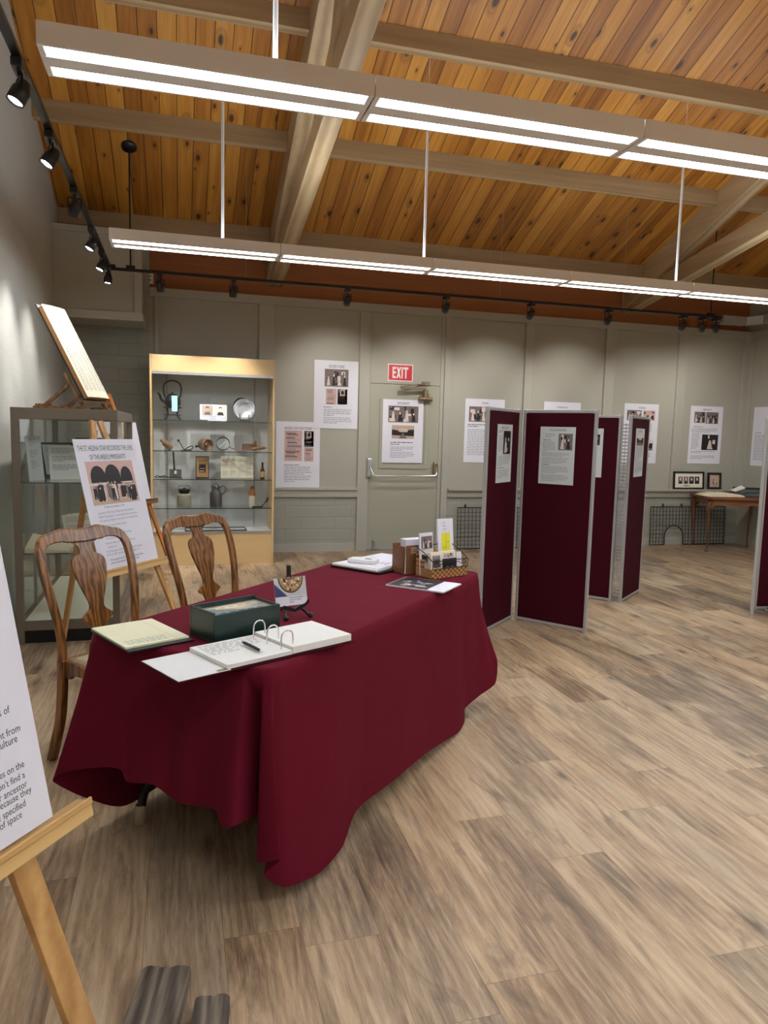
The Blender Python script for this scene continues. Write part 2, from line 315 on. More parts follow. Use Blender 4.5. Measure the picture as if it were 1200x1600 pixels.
def smoothpath(pts,n=6):
    out=[]; P=[Vector(p) for p in pts]
    for i in range(len(P)-1):
        a=P[max(i-1,0)];b=P[i];c=P[i+1];d=P[min(i+2,len(P)-1)]
        for k in range(n):
            t=k/n; out.append(.5*((2*b)+(c-a)*t+(2*a-5*b+4*c-d)*t*t+(-a+3*b-3*c+d)*t**3))
    out.append(P[-1]); return out
# ---------------------------------------------------------------- room
YB=8.5476; XL=-1.16; XR=7.65; YF=-2.9; YR=2.85
cz=lambda Y:3.445+.42*(YB-Y)
ZR=cz(YR); YE=8.9
struct(MB().box((XL-.2,YF-.2,-.1),(XR+.2,YE,0)).build('floor','floor'))
c=MB(); c.add([(XL-.2,YE,cz(YE)),(XR+.2,YE,cz(YE)),(XR+.2,YR,ZR),(XL-.2,YR,ZR),(XR+.2,YF-.2,cz(2*YR-YF+.2)),(XL-.2,YF-.2,cz(2*YR-YF+.2))],[(0,1,2,3),(3,2,4,5)])
c.add([(XL-.2,YE,cz(YE)+.1),(XR+.2,YE,cz(YE)+.1),(XR+.2,YR,ZR+.1),(XL-.2,YR,ZR+.1),(XR+.2,YF-.2,cz(2*YR-YF+.2)+.1),(XL-.2,YF-.2,cz(2*YR-YF+.2)+.1)],[(3,2,1,0),(5,4,2,3)])
struct(c.build('ceiling','pine'))
prof=[(YF-.2,0),(YE,0),(YE,cz(YE)+.02),(YR,ZR+.02),(YF-.2,cz(2*YR-YF+.2)+.02)]
TX=lambda x:TM((x,0,0),(0,1,0),(0,0,1))
struct(MB().prism(prof,-.2,0,0,TX(XL)).build('wall_left','plaster'))
struct(MB().prism(prof,0,.2,0,TX(XR)).build('wall_right','wall'))
struct(MB().box((XL,YF-.2,0),(XR,YF,cz(2*YR-YF)-.05)).build('wall_front','wall'))
# back wall: paneling over painted block, door recess
DX0,DX1,DZ=2.215,3.10,2.035
b=MB(); b.box((-.30,YB,.74),(DX0,YB+.2,2.95)); b.box((DX1,YB,.74),(XR,YB+.2,2.95)); b.box((DX0,YB,DZ),(DX1,YB+.2,2.95))
struct(b.build('wall_back','wall'))
b=MB(); b.box((XL,YB,0),(-.30,YB+.2,cz(YB))); b.box((-.30,YB,0),(DX0,YB+.2,.74)); b.box((DX1,YB,0),(XR,YB+.2,.74)); 
struct(b.build('wall_back','block'))
tn=[0]
def trim(mb,mat='trimp',bev=.003):
    tn[0]+=1; return struct(mb.build('trim_%d'%tn[0],mat,bevel=bev))
trim(MB().box((-.30,YB-.035,2.86),(XR,YB,2.955)))
trim(MB().box((1.00,YB-.05,.745),(2.075,YB,.775)).box((1.0,YB-.03,.66),(2.075,YB,.745)))
trim(MB().box((3.23,YB-.075,.745),(XR,YB,.775)).box((3.23,YB-.03,.66),(XR,YB,.745)))
for x0,x1 in ((-.25,-.20),(.885,1.055),(4.22,4.33),(5.37,5.52),(6.48,6.62),(7.54,7.65)):
    trim(MB().box((x0,YB-.034,.775),(x1,YB,2.86)))
trim(MB().box((2.07,YB-.03,0),(2.20,YB,2.86)).box((2.20,YB-.012,0),(2.215,YB+.05,2.86)))
trim(MB().box((3.10,YB-.012,0),(3.145,YB+.05,2.86)).box((3.145,YB-.03,0),(3.23,YB,2.86)))
struct(MB().box((1.0,YB-.012,0),(2.07,YB,.1)).build('baseboard_back','trimp'))
struct(MB().box((3.23,YB-.012,0),(XR,YB,.1)).build('baseboard_back','trimp'))
# redwood plates over the back wall
trim(MB().box((-.343,8.60,3.16),(XR,8.75,3.46)),'redwood'); trim(MB().box((-.343,8.66,2.95),(XR,8.80,3.16)),'redwood')
# right wall trims
trim(MB().box((XR-.035,4.0,2.86),(XR,YB,2.955))); trim(MB().box((XR-.05,4.0,.745),(XR,YB,.775)).box((XR-.03,4,.66),(XR,YB,.745)))
for y in (8.50,7.35,6.2): trim(MB().box((XR-.022,y-.05,.775),(XR,y+.04,2.86)))
# boxed soffit in the left corner
sf=MB(); sf.box((XL,7.82,2.51),(-.36,YB,3.36)); trim(sf,'wall')
sf=MB(); sf.box((XL,7.795,2.50),(-.343,7.82,2.57)); sf.box((-.42,7.795,2.57),(-.343,7.82,3.36)); sf.box((XL,7.795,3.30),(-.42,7.82,3.36)); sf.box((-.36,7.82,2.49),(-.335,YB,2.57)); sf.box((XL,7.80,2.49),(-.335,7.86,2.51)); trim(sf)
# beams
bn=[0]
def beam(mb,mat): return trim(mb,mat,.004)
for Y in (8.165,6.91,5.80,4.65,3.5):
    zt=cz(Y)+.02; zb=cz(Y)-.15
    for x0,x1 in ((XL,.966),(1.106,5.62),(5.76,XR)): beam(MB().box((x0,Y,zb),(x1,Y+.10,zt)),'beamx')
for X in (.966,5.62):
    pr_=[(8.75,cz(8.75)+.01),(YR,ZR),(YR,ZR-.30),(8.75,cz(8.75)-.30)]
    beam(MB().prism(pr_,0,.14,0,TX(X)),'beam')
    zl=lambda y:3.06+.19*(8.8-y)
    lo=[(8.8,zl(8.8)),(1.5,zl(1.5)),(1.5,zl(1.5)+.20),(8.8,zl(8.8)+.20)]
    beam(MB().prism(lo,0,.15,0,TX(X+.045)),'beam')
    wb=[(5.35,zl(5.35)+.1),(5.15,zl(5.15)+.1),(4.55,cz(4.55)-.2),(4.75,cz(4.75)-.2)]
    beam(MB().prism(wb,.02,.12,0,TX(X+.02)),'beam')
# ---------------------------------------------------------------- door
d=MB(); d.box((DX0,YB-.004,.012),(DX1,YB+.04,DZ-.006))
door=struct(d.build('door_1','door',bevel=.003),'grey-green painted exit door in the back wall')
m=MB()
def frame_(mb,x0,x1,z0,z1,y0,y1,t,mm=0):
    mb.box((x0,y0,z0),(x1,y1,z0+t),mm); mb.box((x0,y0,z1-t),(x1,y1,z1),mm); mb.box((x0,y0,z0+t),(x0+t,y1,z1-t),mm); mb.box((x1-t,y0,z0+t),(x1,y1,z1-t),mm)
frame_(m,2.335,2.965,1.01,1.86,YB-.016,YB-.004,.05); m.build('panel_moulding','door',door,bevel=.004)
p=MB(); p.box((2.18,YB-.075,.90),(2.245,YB-.004,1.14)); p.build('panic_bar_housing','galv',door,bevel=.02)
p=MB(); p.box((3.03,YB-.065,.93),(3.09,YB-.004,1.10)); p.build('panic_bar_housing','bronzeh',door,bevel=.018)
p=MB(); p.tube(smoothpath([(2.225,YB-.06,1.03),(2.245,YB-.09,.96),(2.29,YB-.10,.925),(2.65,YB-.10,.925),(3.0,YB-.10,.93),(3.055,YB-.09,.96),(3.06,YB-.06,1.03)]),.011,10,0); p.build('panic_bar','chrome',door)
p=MB(); p.tube([(2.81,YB-.06,1.865),(2.98,YB-.06,1.865)],.027,12); p.tube([(2.895,YB-.06,1.865),(2.895,YB-.06,1.97)],.03,12); p.box((2.84,YB-.03,1.84),(2.96,YB-.004,1.93)); p.build('door_closer','bronzeh',door)
p=MB(); p.bar((2.895,YB-.07,1.985),(2.56,YB-.11,1.985),.02,.03); p.bar((2.56,YB-.11,2.0),(2.90,YB-.02,2.05),.02,.012); p.box((2.86,YB-.03,2.03),(2.96,YB,2.075)); p.build('closer_arm','bronzeh',door,bevel=.002)
p=MB(); p.box((2.27,YB-.04,.02),(2.33,YB-.004,.045)); p.tube([(2.29,YB-.02,.045),(2.29,YB-.025,.12)],.01,8); p.sph((2.29,YB-.025,.125),.018); p.build('floor_bolt','alum',door)
struct(MB().box((2.2,YB-.06,0),(3.12,YB+.04,.012)).build('trim_threshold','alum'))
# exit sign
T=TM((2.425,YB-.0,2.067),(1,0,0),(0,0,1)); e=MB(); e.box((0,0,0),(.318,.205,.006),0); e.rect(.012,.012,.294,.181,.0068,1); 
for i,ch in enumerate('EXIT'):
    x={0:.058,1:.108,2:.170,3:.196}[i]; wds={0:.045,1:.058,2:.018,3:.058}[i]
    if ch=='E': e.rect(x,.035,.017,.135,.0074,0); [e.rect(x,yy,.044,.026,.0075,0) for yy in (.035,.09,.144)]
    if ch=='X': e.poly([(x,.035),(x+.019,.035),(x+.058,.17),(x+.039,.17)],.0074,0); e.poly([(x+.039,.035),(x+.058,.035),(x+.019,.17),(x,.17)],.0075,0)
    if ch=='I': e.rect(x+.002,.035,.017,.135,.0074,0)
    if ch=='T': e.rect(x+.022,.035,.018,.135,.0074,0); e.rect(x,.144,.062,.026,.0075,0)
tag(e.build('exit_sign',['white','red'],M=T),'red and white EXIT sign above the door','sign')
# ---------------------------------------------------------------- posters
def photo(mb,x,y,w,h,kind,seed=0):
    rg=random.Random(seed); z=.0022
    base={'bw':3,'pink':4,'sepia':5,'dark':2}[kind.split('_')[0]]
    mb.rect(x,y,w,h,z,base)
    sub=kind.split('_')[1] if '_' in kind else ''
    if sub=='notice':
        for k in range(int(h/.014)):
            yy=y+h-.012-k*.0135; a=rg.uniform(.05,.3); bq=rg.uniform(.6,.97)
            if yy<y+.004: break
            mb.rect(x+w*a*.6,yy,w*(bq-a*.6)-.003,.0045 if rg.random()<.6 else .008,z+.0004,2 if rg.random()<.5 else 7)
        return
    if sub=='seal':
        photo(mb,x,y,w,h,kind.split('_')[0]+'_notice',seed); mb.rect(x+w*.25,y+h*.58,w*.5,h*.36,z+.0007,5); mb.ell(x+w*.5,y+h*.77,w*.17,h*.14,z+.001,2); return
    if sub=='street':
        mb.rect(x,y+h*.55,w,h*.45,z+.0002,5 if base!=3 else 8)
        mb.poly([(x,y+h*.25),(x,y+h*.68),(x+w*.25,y+h*.62),(x+w*.35,y+h*.5),(x+w*.6,y+h*.5),(x+w*.75,y+h*.66),(x+w,y+h*.7),(x+w,y+h*.2)],z+.0005,2)
        mb.rect(x+w*.35,y+h*.5,w*.35,h*.22,z+.0007,8); 
        for k in range(5): mb.rect(x+w*(.38+k*.06),y+h*.55,w*.02,h*.1,z+.0009,2)
        mb.poly([(x+w*.3,y),(x+w*.7,y),(x+w*.5,y+h*.45)],z+.0006,3); return
    n=14 if w*h>.01 else 8
    for k in range(n):
        q=rg.choice((2,2,2,8,3)); cx=x+rg.uniform(.03,.8)*w; cyy=y+rg.uniform(.0,.8)*h
        mb.rect(cx,cyy,min(w*rg.uniform(.05,.2),x+w-cx),min(h*rg.uniform(.08,.3),y+h-cyy),z+.0003+k*.00002,q)
    if sub in('people','pair','portrait'):
        ks={'people':4,'pair':2,'portrait':1}[sub]
        for k in range(ks):
            cx=x+w*(k+.7)/(ks+.4); hh=h*rg.uniform(.55,.75); bw=min(w/ks*.28,hh*.3); m_=8 if k%2==0 else 2
            mb.poly([(cx-bw,y+h*.06),(cx+bw,y+h*.06),(cx+bw*.5,y+hh*.8),(cx-bw*.5,y+hh*.8)],z+.0009,m_); mb.ell(cx,y+hh*.9,bw*.42,hh*.11,z+.0011,8)
PM=['paper','ink','pdark','pmid','ppink','psepia','teal','inkg','plight']
def lines(mb,x,ytop,w,n,pitch,seed=0,bold=False,th=.36,m=None):
    rg=random.Random(seed*7+3); z=.0022
    for k in range(n):
        y=ytop-k*pitch-pitch*th; xe=x; end=x+w*(1 if k<n-1 else rg.uniform(.35,.8))*rg.uniform(.9,1)
        while xe<end-.004:
            ww=min(rg.uniform(.9,3.2)*pitch*.9,end-xe); mb.rect(xe,y,ww,pitch*th,z,(1 if bold else 7) if m is None else m); xe+=ww+pitch*.34
def poster(M,w,h,items,label,cat='poster',name='poster',paper='paper',group=None,thick=.0015,sag=0):
    mb=MB(); mb.box((0,0,0),(w,h,thick),0)
    for it in items:
        k=it[0]
        if k=='h': mb.text(it[1],it[2]*w,h-it[3]*h,it[4],.0022,6,None,'C',.62,maxw=it[5]*w if len(it)>5 else None)
        elif k=='p': photo(mb,it[1]*w,h-(it[2]+it[4])*h,it[3]*w,it[4]*h,it[5],it[6] if len(it)>6 else 1)
        elif k=='l': lines(mb,it[1]*w,h-it[2]*h,it[3]*w,it[4],it[5]*h,it[6] if len(it)>6 else 1)
        elif k=='b': lines(mb,it[1]*w,h-it[2]*h,it[3]*w,it[4],it[5]*h,it[6] if len(it)>6 else 1,True)
    ms=[paper]+PM[1:]
    return tag(mb.build(name,ms,M=M),label,cat,group)
WB=lambda x,z,dy=.002,rot=0:TM((x,YB-dy,z),(math.cos(rot),0,math.sin(rot)),(-math.sin(rot),0,math.cos(rot)))
G='white information posters on the walls'
poster(WB(1.09,.752,.002),.52,.795,[('h','BAKERIES AND FOOD STANDS',.5,.115,.045,.62),('p',.19,.13,.40,.45,'pink_notice',3),('p',.64,.135,.215,.23,'pink_seal',4),('p',.64,.375,.215,.21,'pink_notice',5),('b',.19,.635,.6,1,.022,1),('l',.19,.665,.64,5,.026,2),('l',.19,.80,.64,4,.026,3)],'white bakeries and food stands poster low on the back wall right of the wooden case',group=G)
poster(WB(1.53,1.478,.006),.53,.795,[('h','GROCERY STORES',.5,.105,.045,.36),('p',.235,.125,.54,.255,'bw_people',11),('p',.27,.415,.235,.23,'pink_notice',13),('p',.535,.415,.22,.225,'pink_seal',14),('b',.22,.68,.58,1,.022,4),('l',.22,.715,.66,4,.028,5),('l',.22,.835,.66,4,.026,6)],'white grocery stores poster, higher one overlapping the bakeries poster',group=G)
poster(WB(2.372,1.083,.018),.515,.765,[('h','RESTAURANTS',.5,.075,.04,.29),('p',.135,.10,.74,.26,'bw_people',21),('p',.23,.405,.55,.21,'sepia_street',22),('b',.2,.67,.55,2,.03,7),('l',.2,.745,.62,3,.026,8),('l',.2,.83,.6,4,.026,9)],'white restaurants poster hanging on the exit door',group=G)
poster(WB(3.44,1.10,.004),.535,.795,[('h','TRADES',.5,.08,.035,.17),('p',.1,.12,.60,.24,'bw_people',31),('b',.08,.40,.5,2,.028,10),('l',.08,.48,.8,16,.026,11)],'white trades poster partly behind the left burgundy board',group=G)
poster(WB(4.525,1.10,.004),.53,.795,[('h','STONEMASONS',.5,.10,.035,.3),('p',.15,.15,.7,.3,'bw_street',41),('l',.1,.5,.8,14,.03,12)],'white poster whose top edge shows above the nearest burgundy board',group=G)
poster(WB(5.712,1.12,.004),.53,.795,[('h','WINERIES',.5,.085,.035,.2),('p',.08,.11,.42,.17,'bw_people',51),('p',.55,.11,.35,.165,'pink_people',52),('l',.66,.33,.18,6,.03,13),('p',.55,.60,.33,.18,'bw_street',53),('l',.6,.82,.25,4,.028,14)],'white wineries poster half hidden by the far burgundy board',group=G)
poster(WB(6.752,1.127,.004),.53,.79,[('h','MERCHANTS',.5,.075,.035,.26),('p',.12,.10,.34,.19,'bw_people',61),('p',.48,.10,.38,.2,'bw_people',62),('b',.12,.355,.72,1,.022,15),('l',.06,.39,.82,3,.026,16),('l',.08,.475,.24,10,.028,17),('p',.40,.49,.50,.27,'dark_portrait',63),('l',.08,.78,.8,2,.025,18),('l',.08,.86,.8,3,.025,19)],'white merchants poster above the two small framed pictures',group=G)
poster(TM((XR-.003,8.37,1.12),(0,-1,0),(0,0,1)),.53,.80,[('p',.5,.1,.4,.25,'bw_people',71),('b',.08,.43,.3,1,.022,20),('l',.08,.47,.8,16,.028,21)],'white poster on the right wall beside the edge of the frame',group=G)
# ---------------------------------------------------------------- linear lights
def lin(Yc,nseg,label,rods,x0=-.48):
    t=thing('linear_pendant_light',label,'ceiling light',(x0,Yc,2.78)); P=1.24; W=.125
    for i in range(nseg):
        a=i*P+.003; b_=(i+1)*P-.003; h=MB()
        h.box((a,-W,0),(b_,-W+.012,.082)); h.box((a,W-.012,0),(b_,W,.082)); h.box((a,-.040,-.001),(b_,.040,.02)); h.box((a,-W+.012,0),(a+.022,W-.012,.045)); h.box((b_-.022,-W+.012,0),(b_,W-.012,.045)); h.box((a,-W+.012,.045),(b_,W-.012,.05))
        hs=h.build('housing','lightgrey',t,bevel=.0015)
        for s_ in (-1,1):
            y0,y1=sorted((s_*.040,s_*(W-.012)))
            MB().box((a+.031,y0+.001,.008),(b_-.031,y1-.001,.012)).build('lens','lens',hs)
        MB().box((a+.031,-W+.013,.052),(b_-.031,W-.013,.056)).build('uplight_lens','uplens',hs)
    for x in rods:
        zc_=(cz(Yc) if Yc>YR else cz(2*YR-Yc))-2.78; MB().tube([(x-x0,0,.02),(x-x0,0,1.30)],.011,10).tube([(x-x0,0,1.29),(x-x0,0,zc_)],.0016,6).build('suspension_rod','white',t)
    return t
lin(3.09,6,'nearer and larger-looking twin-tube white strip light across the top of the view',(.378,4.4))
lin(5.87,6,'farther twin-tube white strip light hanging from thin white rods',(.33,1.95,4.38,6.7))
for yy in (.31,-2.0):
    o=lin(yy,6,'twin-tube white strip light overhead behind the camera',(.38,4.4),); o['group']='strip lights behind the viewer'
# ---------------------------------------------------------------- track lighting
t=thing('lighting_track','black L-shaped ceiling track along the left and back walls','lighting track',(-.61,7.29,2.90))
MB().box((-.017,-7.5,-.011),(.017,.017,.011)).build('track_rail','black',t)
MB().box((.017,-.017,-.035),(6.70,.017,-.012)).build('track_rail','black',t)
MB().box((-.02,-.02,-.036),(.06,.02,.012)).build('corner_joint','black',t)
for x,cw in ((.19,.066),(6.55,.066)):
    MB().tube([(x,0,-.01),(x,0,cz(7.29)-2.90)],.0075,8).build('drop_rod','black',t)
    MB().lathe([(0,-.02),(cw,-.02),(cw,.012),(0,.012)],20,0,Matrix.Translation((x,0,cz(7.29)-2.905))@Matrix.Rotation(-math.atan(.42),4,'X')).build('canopy','black',t)
    MB().box((x-.04,-.02,-.012),(x+.04,.02,.015)).build('feed_box','black',t)
for x in (1.24,3.89,5.38): MB().tube([(x,0,-.012),(x,0,cz(7.29)-2.90)],.0014,5).build('support_cable','alum',t)
def head(loc,aim,label,lit,group,power,ang=62,size=1):
    t=thing('track_spotlight',label,'spotlight',loc,0,group)
    MB().box((-.022,-.06,-.035),(.022,.06,.0)).build('adapter','blackp',t,bevel=.004)
    dv=(Vector(aim)-Vector(loc)-Vector((0,0,-.1))).normalized(); q=dv.to_track_quat('-Z','Y').to_matrix().to_4x4()
    H=Matrix.Translation((0,0,-.115))@q
    side=(q@Vector((1,0,0)))
    sv=Vector((side.x,side.y,0)).normalized()*.038
    y=MB(); y.tube([(0,0,-.03),(0,0,-.05)],.008,8); y.tube([(sv.x,sv.y,-.115),(sv.x,sv.y,-.055),(-sv.x,-sv.y,-.055),(-sv.x,-sv.y,-.115)],.005,6); y.build('yoke','black',t)
    b=MB(); b.lathe([(0,.05),(.022,.05),(.028,.03),(.036,.01),(.036,-.045),(.032,-.045),(.030,-.03),(0,-.03)],18,0,H); hd=b.build('lamp_head','blackp',t)
    MB().lathe([(0,-.0005),(.0295,-.0005),(.0295,.0),(0,.0)],16,0,H@Matrix.Translation((0,0,-.036))).build('lens','spot' if lit else 'alum',hd)
    l=bpy.data.lights.new('spot','SPOT'); l.energy=power; l.spot_size=R(ang); l.spot_blend=.9; l.shadow_soft_size=.025; l.color=(1,.96,.91)
    lo=bpy.data.objects.new('spot_lamp',l); COL.objects.link(lo); lo.parent=t; lo.matrix_local=H@Matrix.Translation((0,0,-.06))
    return t
gl='lit black spotlights on the left track'; gb='black spotlights on the back track'
ord_=['nearest','second nearest','third nearest','fourth nearest','second farthest','farthest']
for i,Y in enumerate((3.39,4.13,5.01,5.93,6.66,7.22)):
    tz=(1.7,1.9,1.9,1.85,1.7,1.6)[i]; head((-.61,Y,2.888),((-.84,5.55,1.9) if i==2 else (-1.10,Y-.22,tz)) if i<5 else (-.72,7.15,1.5),'lit black spotlight, %s one on the left-hand track'%ord_[i],True,gl,SPOT_L if i<5 else SPOT_L*.7,70)
names=['in front of the tall wooden display case, left one','in front of the tall wooden display case, right one','left of and above the exit sign','above the exit door, right side','above the trades poster','above the nearest burgundy board','above the merchants poster, left of three','above the merchants poster, middle of three','above the merchants poster, at the track end']
for i,X in enumerate((-.16,.51,1.63,2.68,3.65,4.60,5.57,5.84,6.02)):
    tx=[0.1,.45,1.75,2.75,3.75,4.85,5.95,6.6,7.2][i]
    head((X,7.29,2.865),(tx,YB,1.75) if i>1 else (tx,8.1,.95),'black spotlight on the back track '+names[i],False,gb,(SPOT_W*2.0 if i<2 else SPOT_W) if i<6 else SPOT_W*.62,66 if i<2 else 78)
o=MB(); o.box((-.33,8.592,3.0),(-.26,8.60,3.12)); o.box((-.305,8.588,3.035),(-.285,8.592,3.05),1); o.box((-.305,8.588,3.075),(-.285,8.592,3.09),1)
tag(o.build('outlet_plate',['white','ink'],bevel=.002),'white outlet plate on the redwood beam beside the corner soffit','outlet')
p=MB(); p.box((6.93,8.25,2.99),(7.32,8.36,3.10)); p.bar((7.32,8.305,3.045),(7.50,8.15,3.06),.11,.11); p.bar((7.50,8.15,3.06),(7.56,7.0,3.15),.11,.11); p.box((7.12,8.24,2.985),(7.135,8.37,3.105))
tag(p.build('duct_pipe','galv',bevel=.01),'silver square duct near the ceiling in the right corner','duct')
tag(MB().box((XL,5.0,1.40),(XL+.03,5.06,1.56)).build('wall_box','white',bevel=.004),'small white box on the left wall beside the glass cabinet','wall box')
# ---------------------------------------------------------------- display screens
def screen(name,segs,label,H=1.65,lattice=None):
    base=segs[0][0]; t=thing('display_screen',label,'display screen',(base[0],base[1],0))
    for a,b in segs:
        A=Vector((a[0]-base[0],a[1]-base[1],0)); B=Vector((b[0]-base[0],b[1]-base[1],0)); d_=(B-A); L=d_.length; T=TM(A,d_,(0,0,1))
        pn=MB().box((.02,.02,-.009),(L-.02,H-.02,.009),0,T).build('fabric_panel','felt',t)
        f=MB(); f.box((0,.012,-.014),(.022,H-.004,.014),0,T); f.box((L-.022,.012,-.014),(L,H-.004,.014),0,T); f.box((.022,.008,-.013),(L-.022,.03,.013),0,T); f.box((.022,H-.026,-.013),(L-.022,H-.002,.013),0,T)
        f.build('aluminium_frame','silver',pn,bevel=.004)
        for x in (0,L-.03): MB().box((x-.001,H-.03,-.0155),(x+.031,H+.001,.0155),0,T).build('corner_cap','galv',pn,bevel=.005); MB().box((x+.002,0,-.012),(x+.026,.03,.012),0,T).build('foot','galv',pn,bevel=.004)
    if lattice:
        a,b=lattice; A=Vector((a[0]-base[0],a[1]-base[1],0)); B=Vector((b[0]-base[0],b[1]-base[1],0)); T=TM(A,B-A,(0,0,1)); L=(B-A).length; g=MB(); k=0; z=.06
        g.box((0,.05,-.003),(.006,1.58,.003),0,T); g.box((L-.006,.05,-.003),(L,1.58,.003),0,T); g.box((L/2-.003,.05,-.003),(L/2+.003,1.58,.003),0,T)
        while z<1.57: g.box((0,z,-.003),(L,z+.012,.003),0,T); z+=.03
        g.build('perforated_hinge','galv',t)
    return t
p2a=Vector((2.553,5.16,0)); d1=Vector((-.755,-.655,0)); d2=Vector((.605,-.796,0))
P1a=p2a+d1*.60
screen('s',[((P1a.x-.01,P1a.y+.01),(p2a.x-.015,p2a.y+.02)),((p2a.x+.012,p2a.y-.01),(p2a.x+.012+d2.x*.585,p2a.y-.01+d2.y*.585))],'burgundy fabric folding display screen nearest the tablecloth, two hinged panels in silver frames')
p3=Vector((3.70,5.56,0)); d3=Vector((-.66,.75,0)).normalized(); d4=Vector((.765,.644,0)).normalized(); p4=Vector((3.745,5.50,0))
e3=p3+d3*.6; e4=p4+d4*.60
screen('s',[((e3.x,e3.y),(p3.x,p3.y)),((p4.x,p4.y),(e4.x,e4.y))],'burgundy folding display screen standing behind the first one, its perforated hinge facing out',lattice=((3.703,5.548),(3.745,5.508)))
screen('s',[((4.60,4.885),(5.02,5.33)),((4.79,5.075),(5.38,5.02))],'burgundy display screen cut by the right edge of the frame',)
GP='pinned sheets on the burgundy screens'
def onpanel(A,B,x,z,dz=.0105):
    A=Vector((A[0],A[1],0));B=Vector((B[0],B[1],0)); d_=(B-A).normalized(); n=d_.cross(Vector((0,0,1))); o=A+d_*x+n*dz; return TM((o.x,o.y,z),d_,(0,0,1))
PSM='paperg'
poster(onpanel((P1a.x-.01,P1a.y+.01),(p2a.x-.015,p2a.y+.02),.17,1.10),.28,.43,[('h','BIELASKY',.5,.08,.028,.5),('p',.4,.11,.48,.4,'dark_pair',81),('b',.08,.11,.28,2,.022,31),('l',.08,.19,.28,12,.024,32),('l',.06,.54,.84,7,.026,33),('b',.06,.74,.75,1,.022,34),('l',.06,.78,.8,6,.026,35)],'narrow-looking white sheet pinned on the left panel of the near burgundy screen','sheet','pinned_sheet',PSM,GP)
poster(onpanel((p2a.x+.012,p2a.y-.01),(p2a.x+.012+d2.x*.585,p2a.y-.01+d2.y*.585),.146,1.092),.28,.43,[('h','THE BOLTZMANN FAMILY',.5,.075,.026,.5),('l',.16,.12,.28,3,.026,41),('p',.53,.115,.40,.285,'bw_pair',83),('b',.1,.225,.36,1,.024,42),('l',.08,.26,.38,7,.026,43),('l',.08,.45,.8,3,.026,44),('l',.08,.54,.8,4,.027,45),('b',.08,.655,.4,1,.026,46),('l',.08,.69,.8,5,.026,47),('l',.08,.84,.8,5,.024,48)],'white family history sheet pinned on the front panel of the near burgundy screen','sheet','pinned_sheet',PSM,GP)
poster(onpanel((e3.x,e3.y),(p3.x,p3.y),.17,1.10),.28,.43,[('p',.45,.12,.45,.22,'dark_people',85),('b',.5,.36,.3,2,.025,49),('l',.3,.42,.5,15,.032,50)],'white sheet half hidden behind the silver frame, on the dark panel between the screens','sheet','pinned_sheet',PSM,GP)
poster(onpanel((p4.x,p4.y),(e4.x,e4.y),.15,1.11),.28,.43,[('h','WINEMAKERS',.5,.08,.024,.4),('p',.12,.115,.78,.24,'bw_street',86),('l',.08,.39,.84,9,.028,51),('b',.08,.65,.84,1,.022,52),('l',.08,.68,.84,9,.028,53)],'white sheet pinned on the red panel farthest right behind the near screen','sheet','pinned_sheet',PSM,GP)
bg=MB(); bg.sph((0,0,.035),.16,0,None,16,(1,.6,.22)); bg.box((-.12,-.04,.0),(.13,.08,.02),1)
tag(bg.build('folded_blue_cloth',['navy','white'],M=Matrix.Translation((4.98,4.93,0))),'blue and white folded cloth on the floor below the right-edge screen','cloth bundle')
# ---------------------------------------------------------------- tall wooden display case
CX0,CX1,CY,CD=-.283,.985,7.85,.44
t=thing('display_case','tall light maple display case with glass shelves against the back wall','display case',(CX0,CY,0)); Wc=CX1-CX0
MB().box((0,0,0),(.02,CD,2.182)).build('side_panel','maple',t,bevel=.002); MB().box((Wc-.02,0,0),(Wc,CD,2.182)).build('side_panel','maple',t,bevel=.002)
MB().box((.02,.004,2.012),(Wc-.02,.022,2.178)).build('fascia','maple',t,bevel=.002); MB().box((.02,.006,0),(Wc-.02,.024,.335)).build('base_panel','maple',t,bevel=.002)
MB().box((.02,.024,.325),(Wc-.02,CD-.01,.345)).box((.02,.022,2.165),(Wc-.02,CD-.01,2.18)).build('deck','white',t)
MB().box((.02,CD-.01,.0),(Wc-.02,CD,2.18)).build('back_panel','caseback',t)
MB().box((.02,.0,1.985),(Wc-.02,.02,2.012)).build('track_channel','alum',t); MB().box((.02,.0,.335),(Wc-.02,.022,.356)).build('sill_rail','alum',t)
for x in (.16,Wc-.17):
    s_=MB().box((x-.011,CD-.022,.36),(x+.011,CD-.0105,2.1))
    for k in range(55): s_.box((x-.0028,CD-.0228,.38+k*.031),(x+.0028,CD-.0216,.395+k*.031),1)
    s_.build('shelf_standard',['silver','ink'],t)
SH=[1.522,1.204,.908,.602]
for z in SH: MB().box((.022,.04,z-.008),(Wc-.022,CD-.03,z)).build('glass_shelf',['glass'],t); MB().box((.022,.037,z-.0085),(Wc-.022,.04,z+.0005)).build('shelf_edge','glasse',t)
MB().box((.022,.0075,.356),(.66,.0095,1.985)).build('sliding_door','glass',t); MB().box((.60,.0125,.356),(Wc-.022,.0145,1.985)).build('sliding_door','glass',t)
MB().box((.0,0,0),(.012,.008,.03)).build('door_lock','black',t,M=Matrix.Translation((.05,-.006,.352)))
def cs(x,z,y=.2): return (CX0+x,CY+y,z+.0005)
def px2x(px): return (px-237)/ (425.5-237)*Wc  # front plane offset
def cit(name,label,cat,x,z,y=.2,rz=0): return thing(name,label,cat,cs(x,z,y),rz)
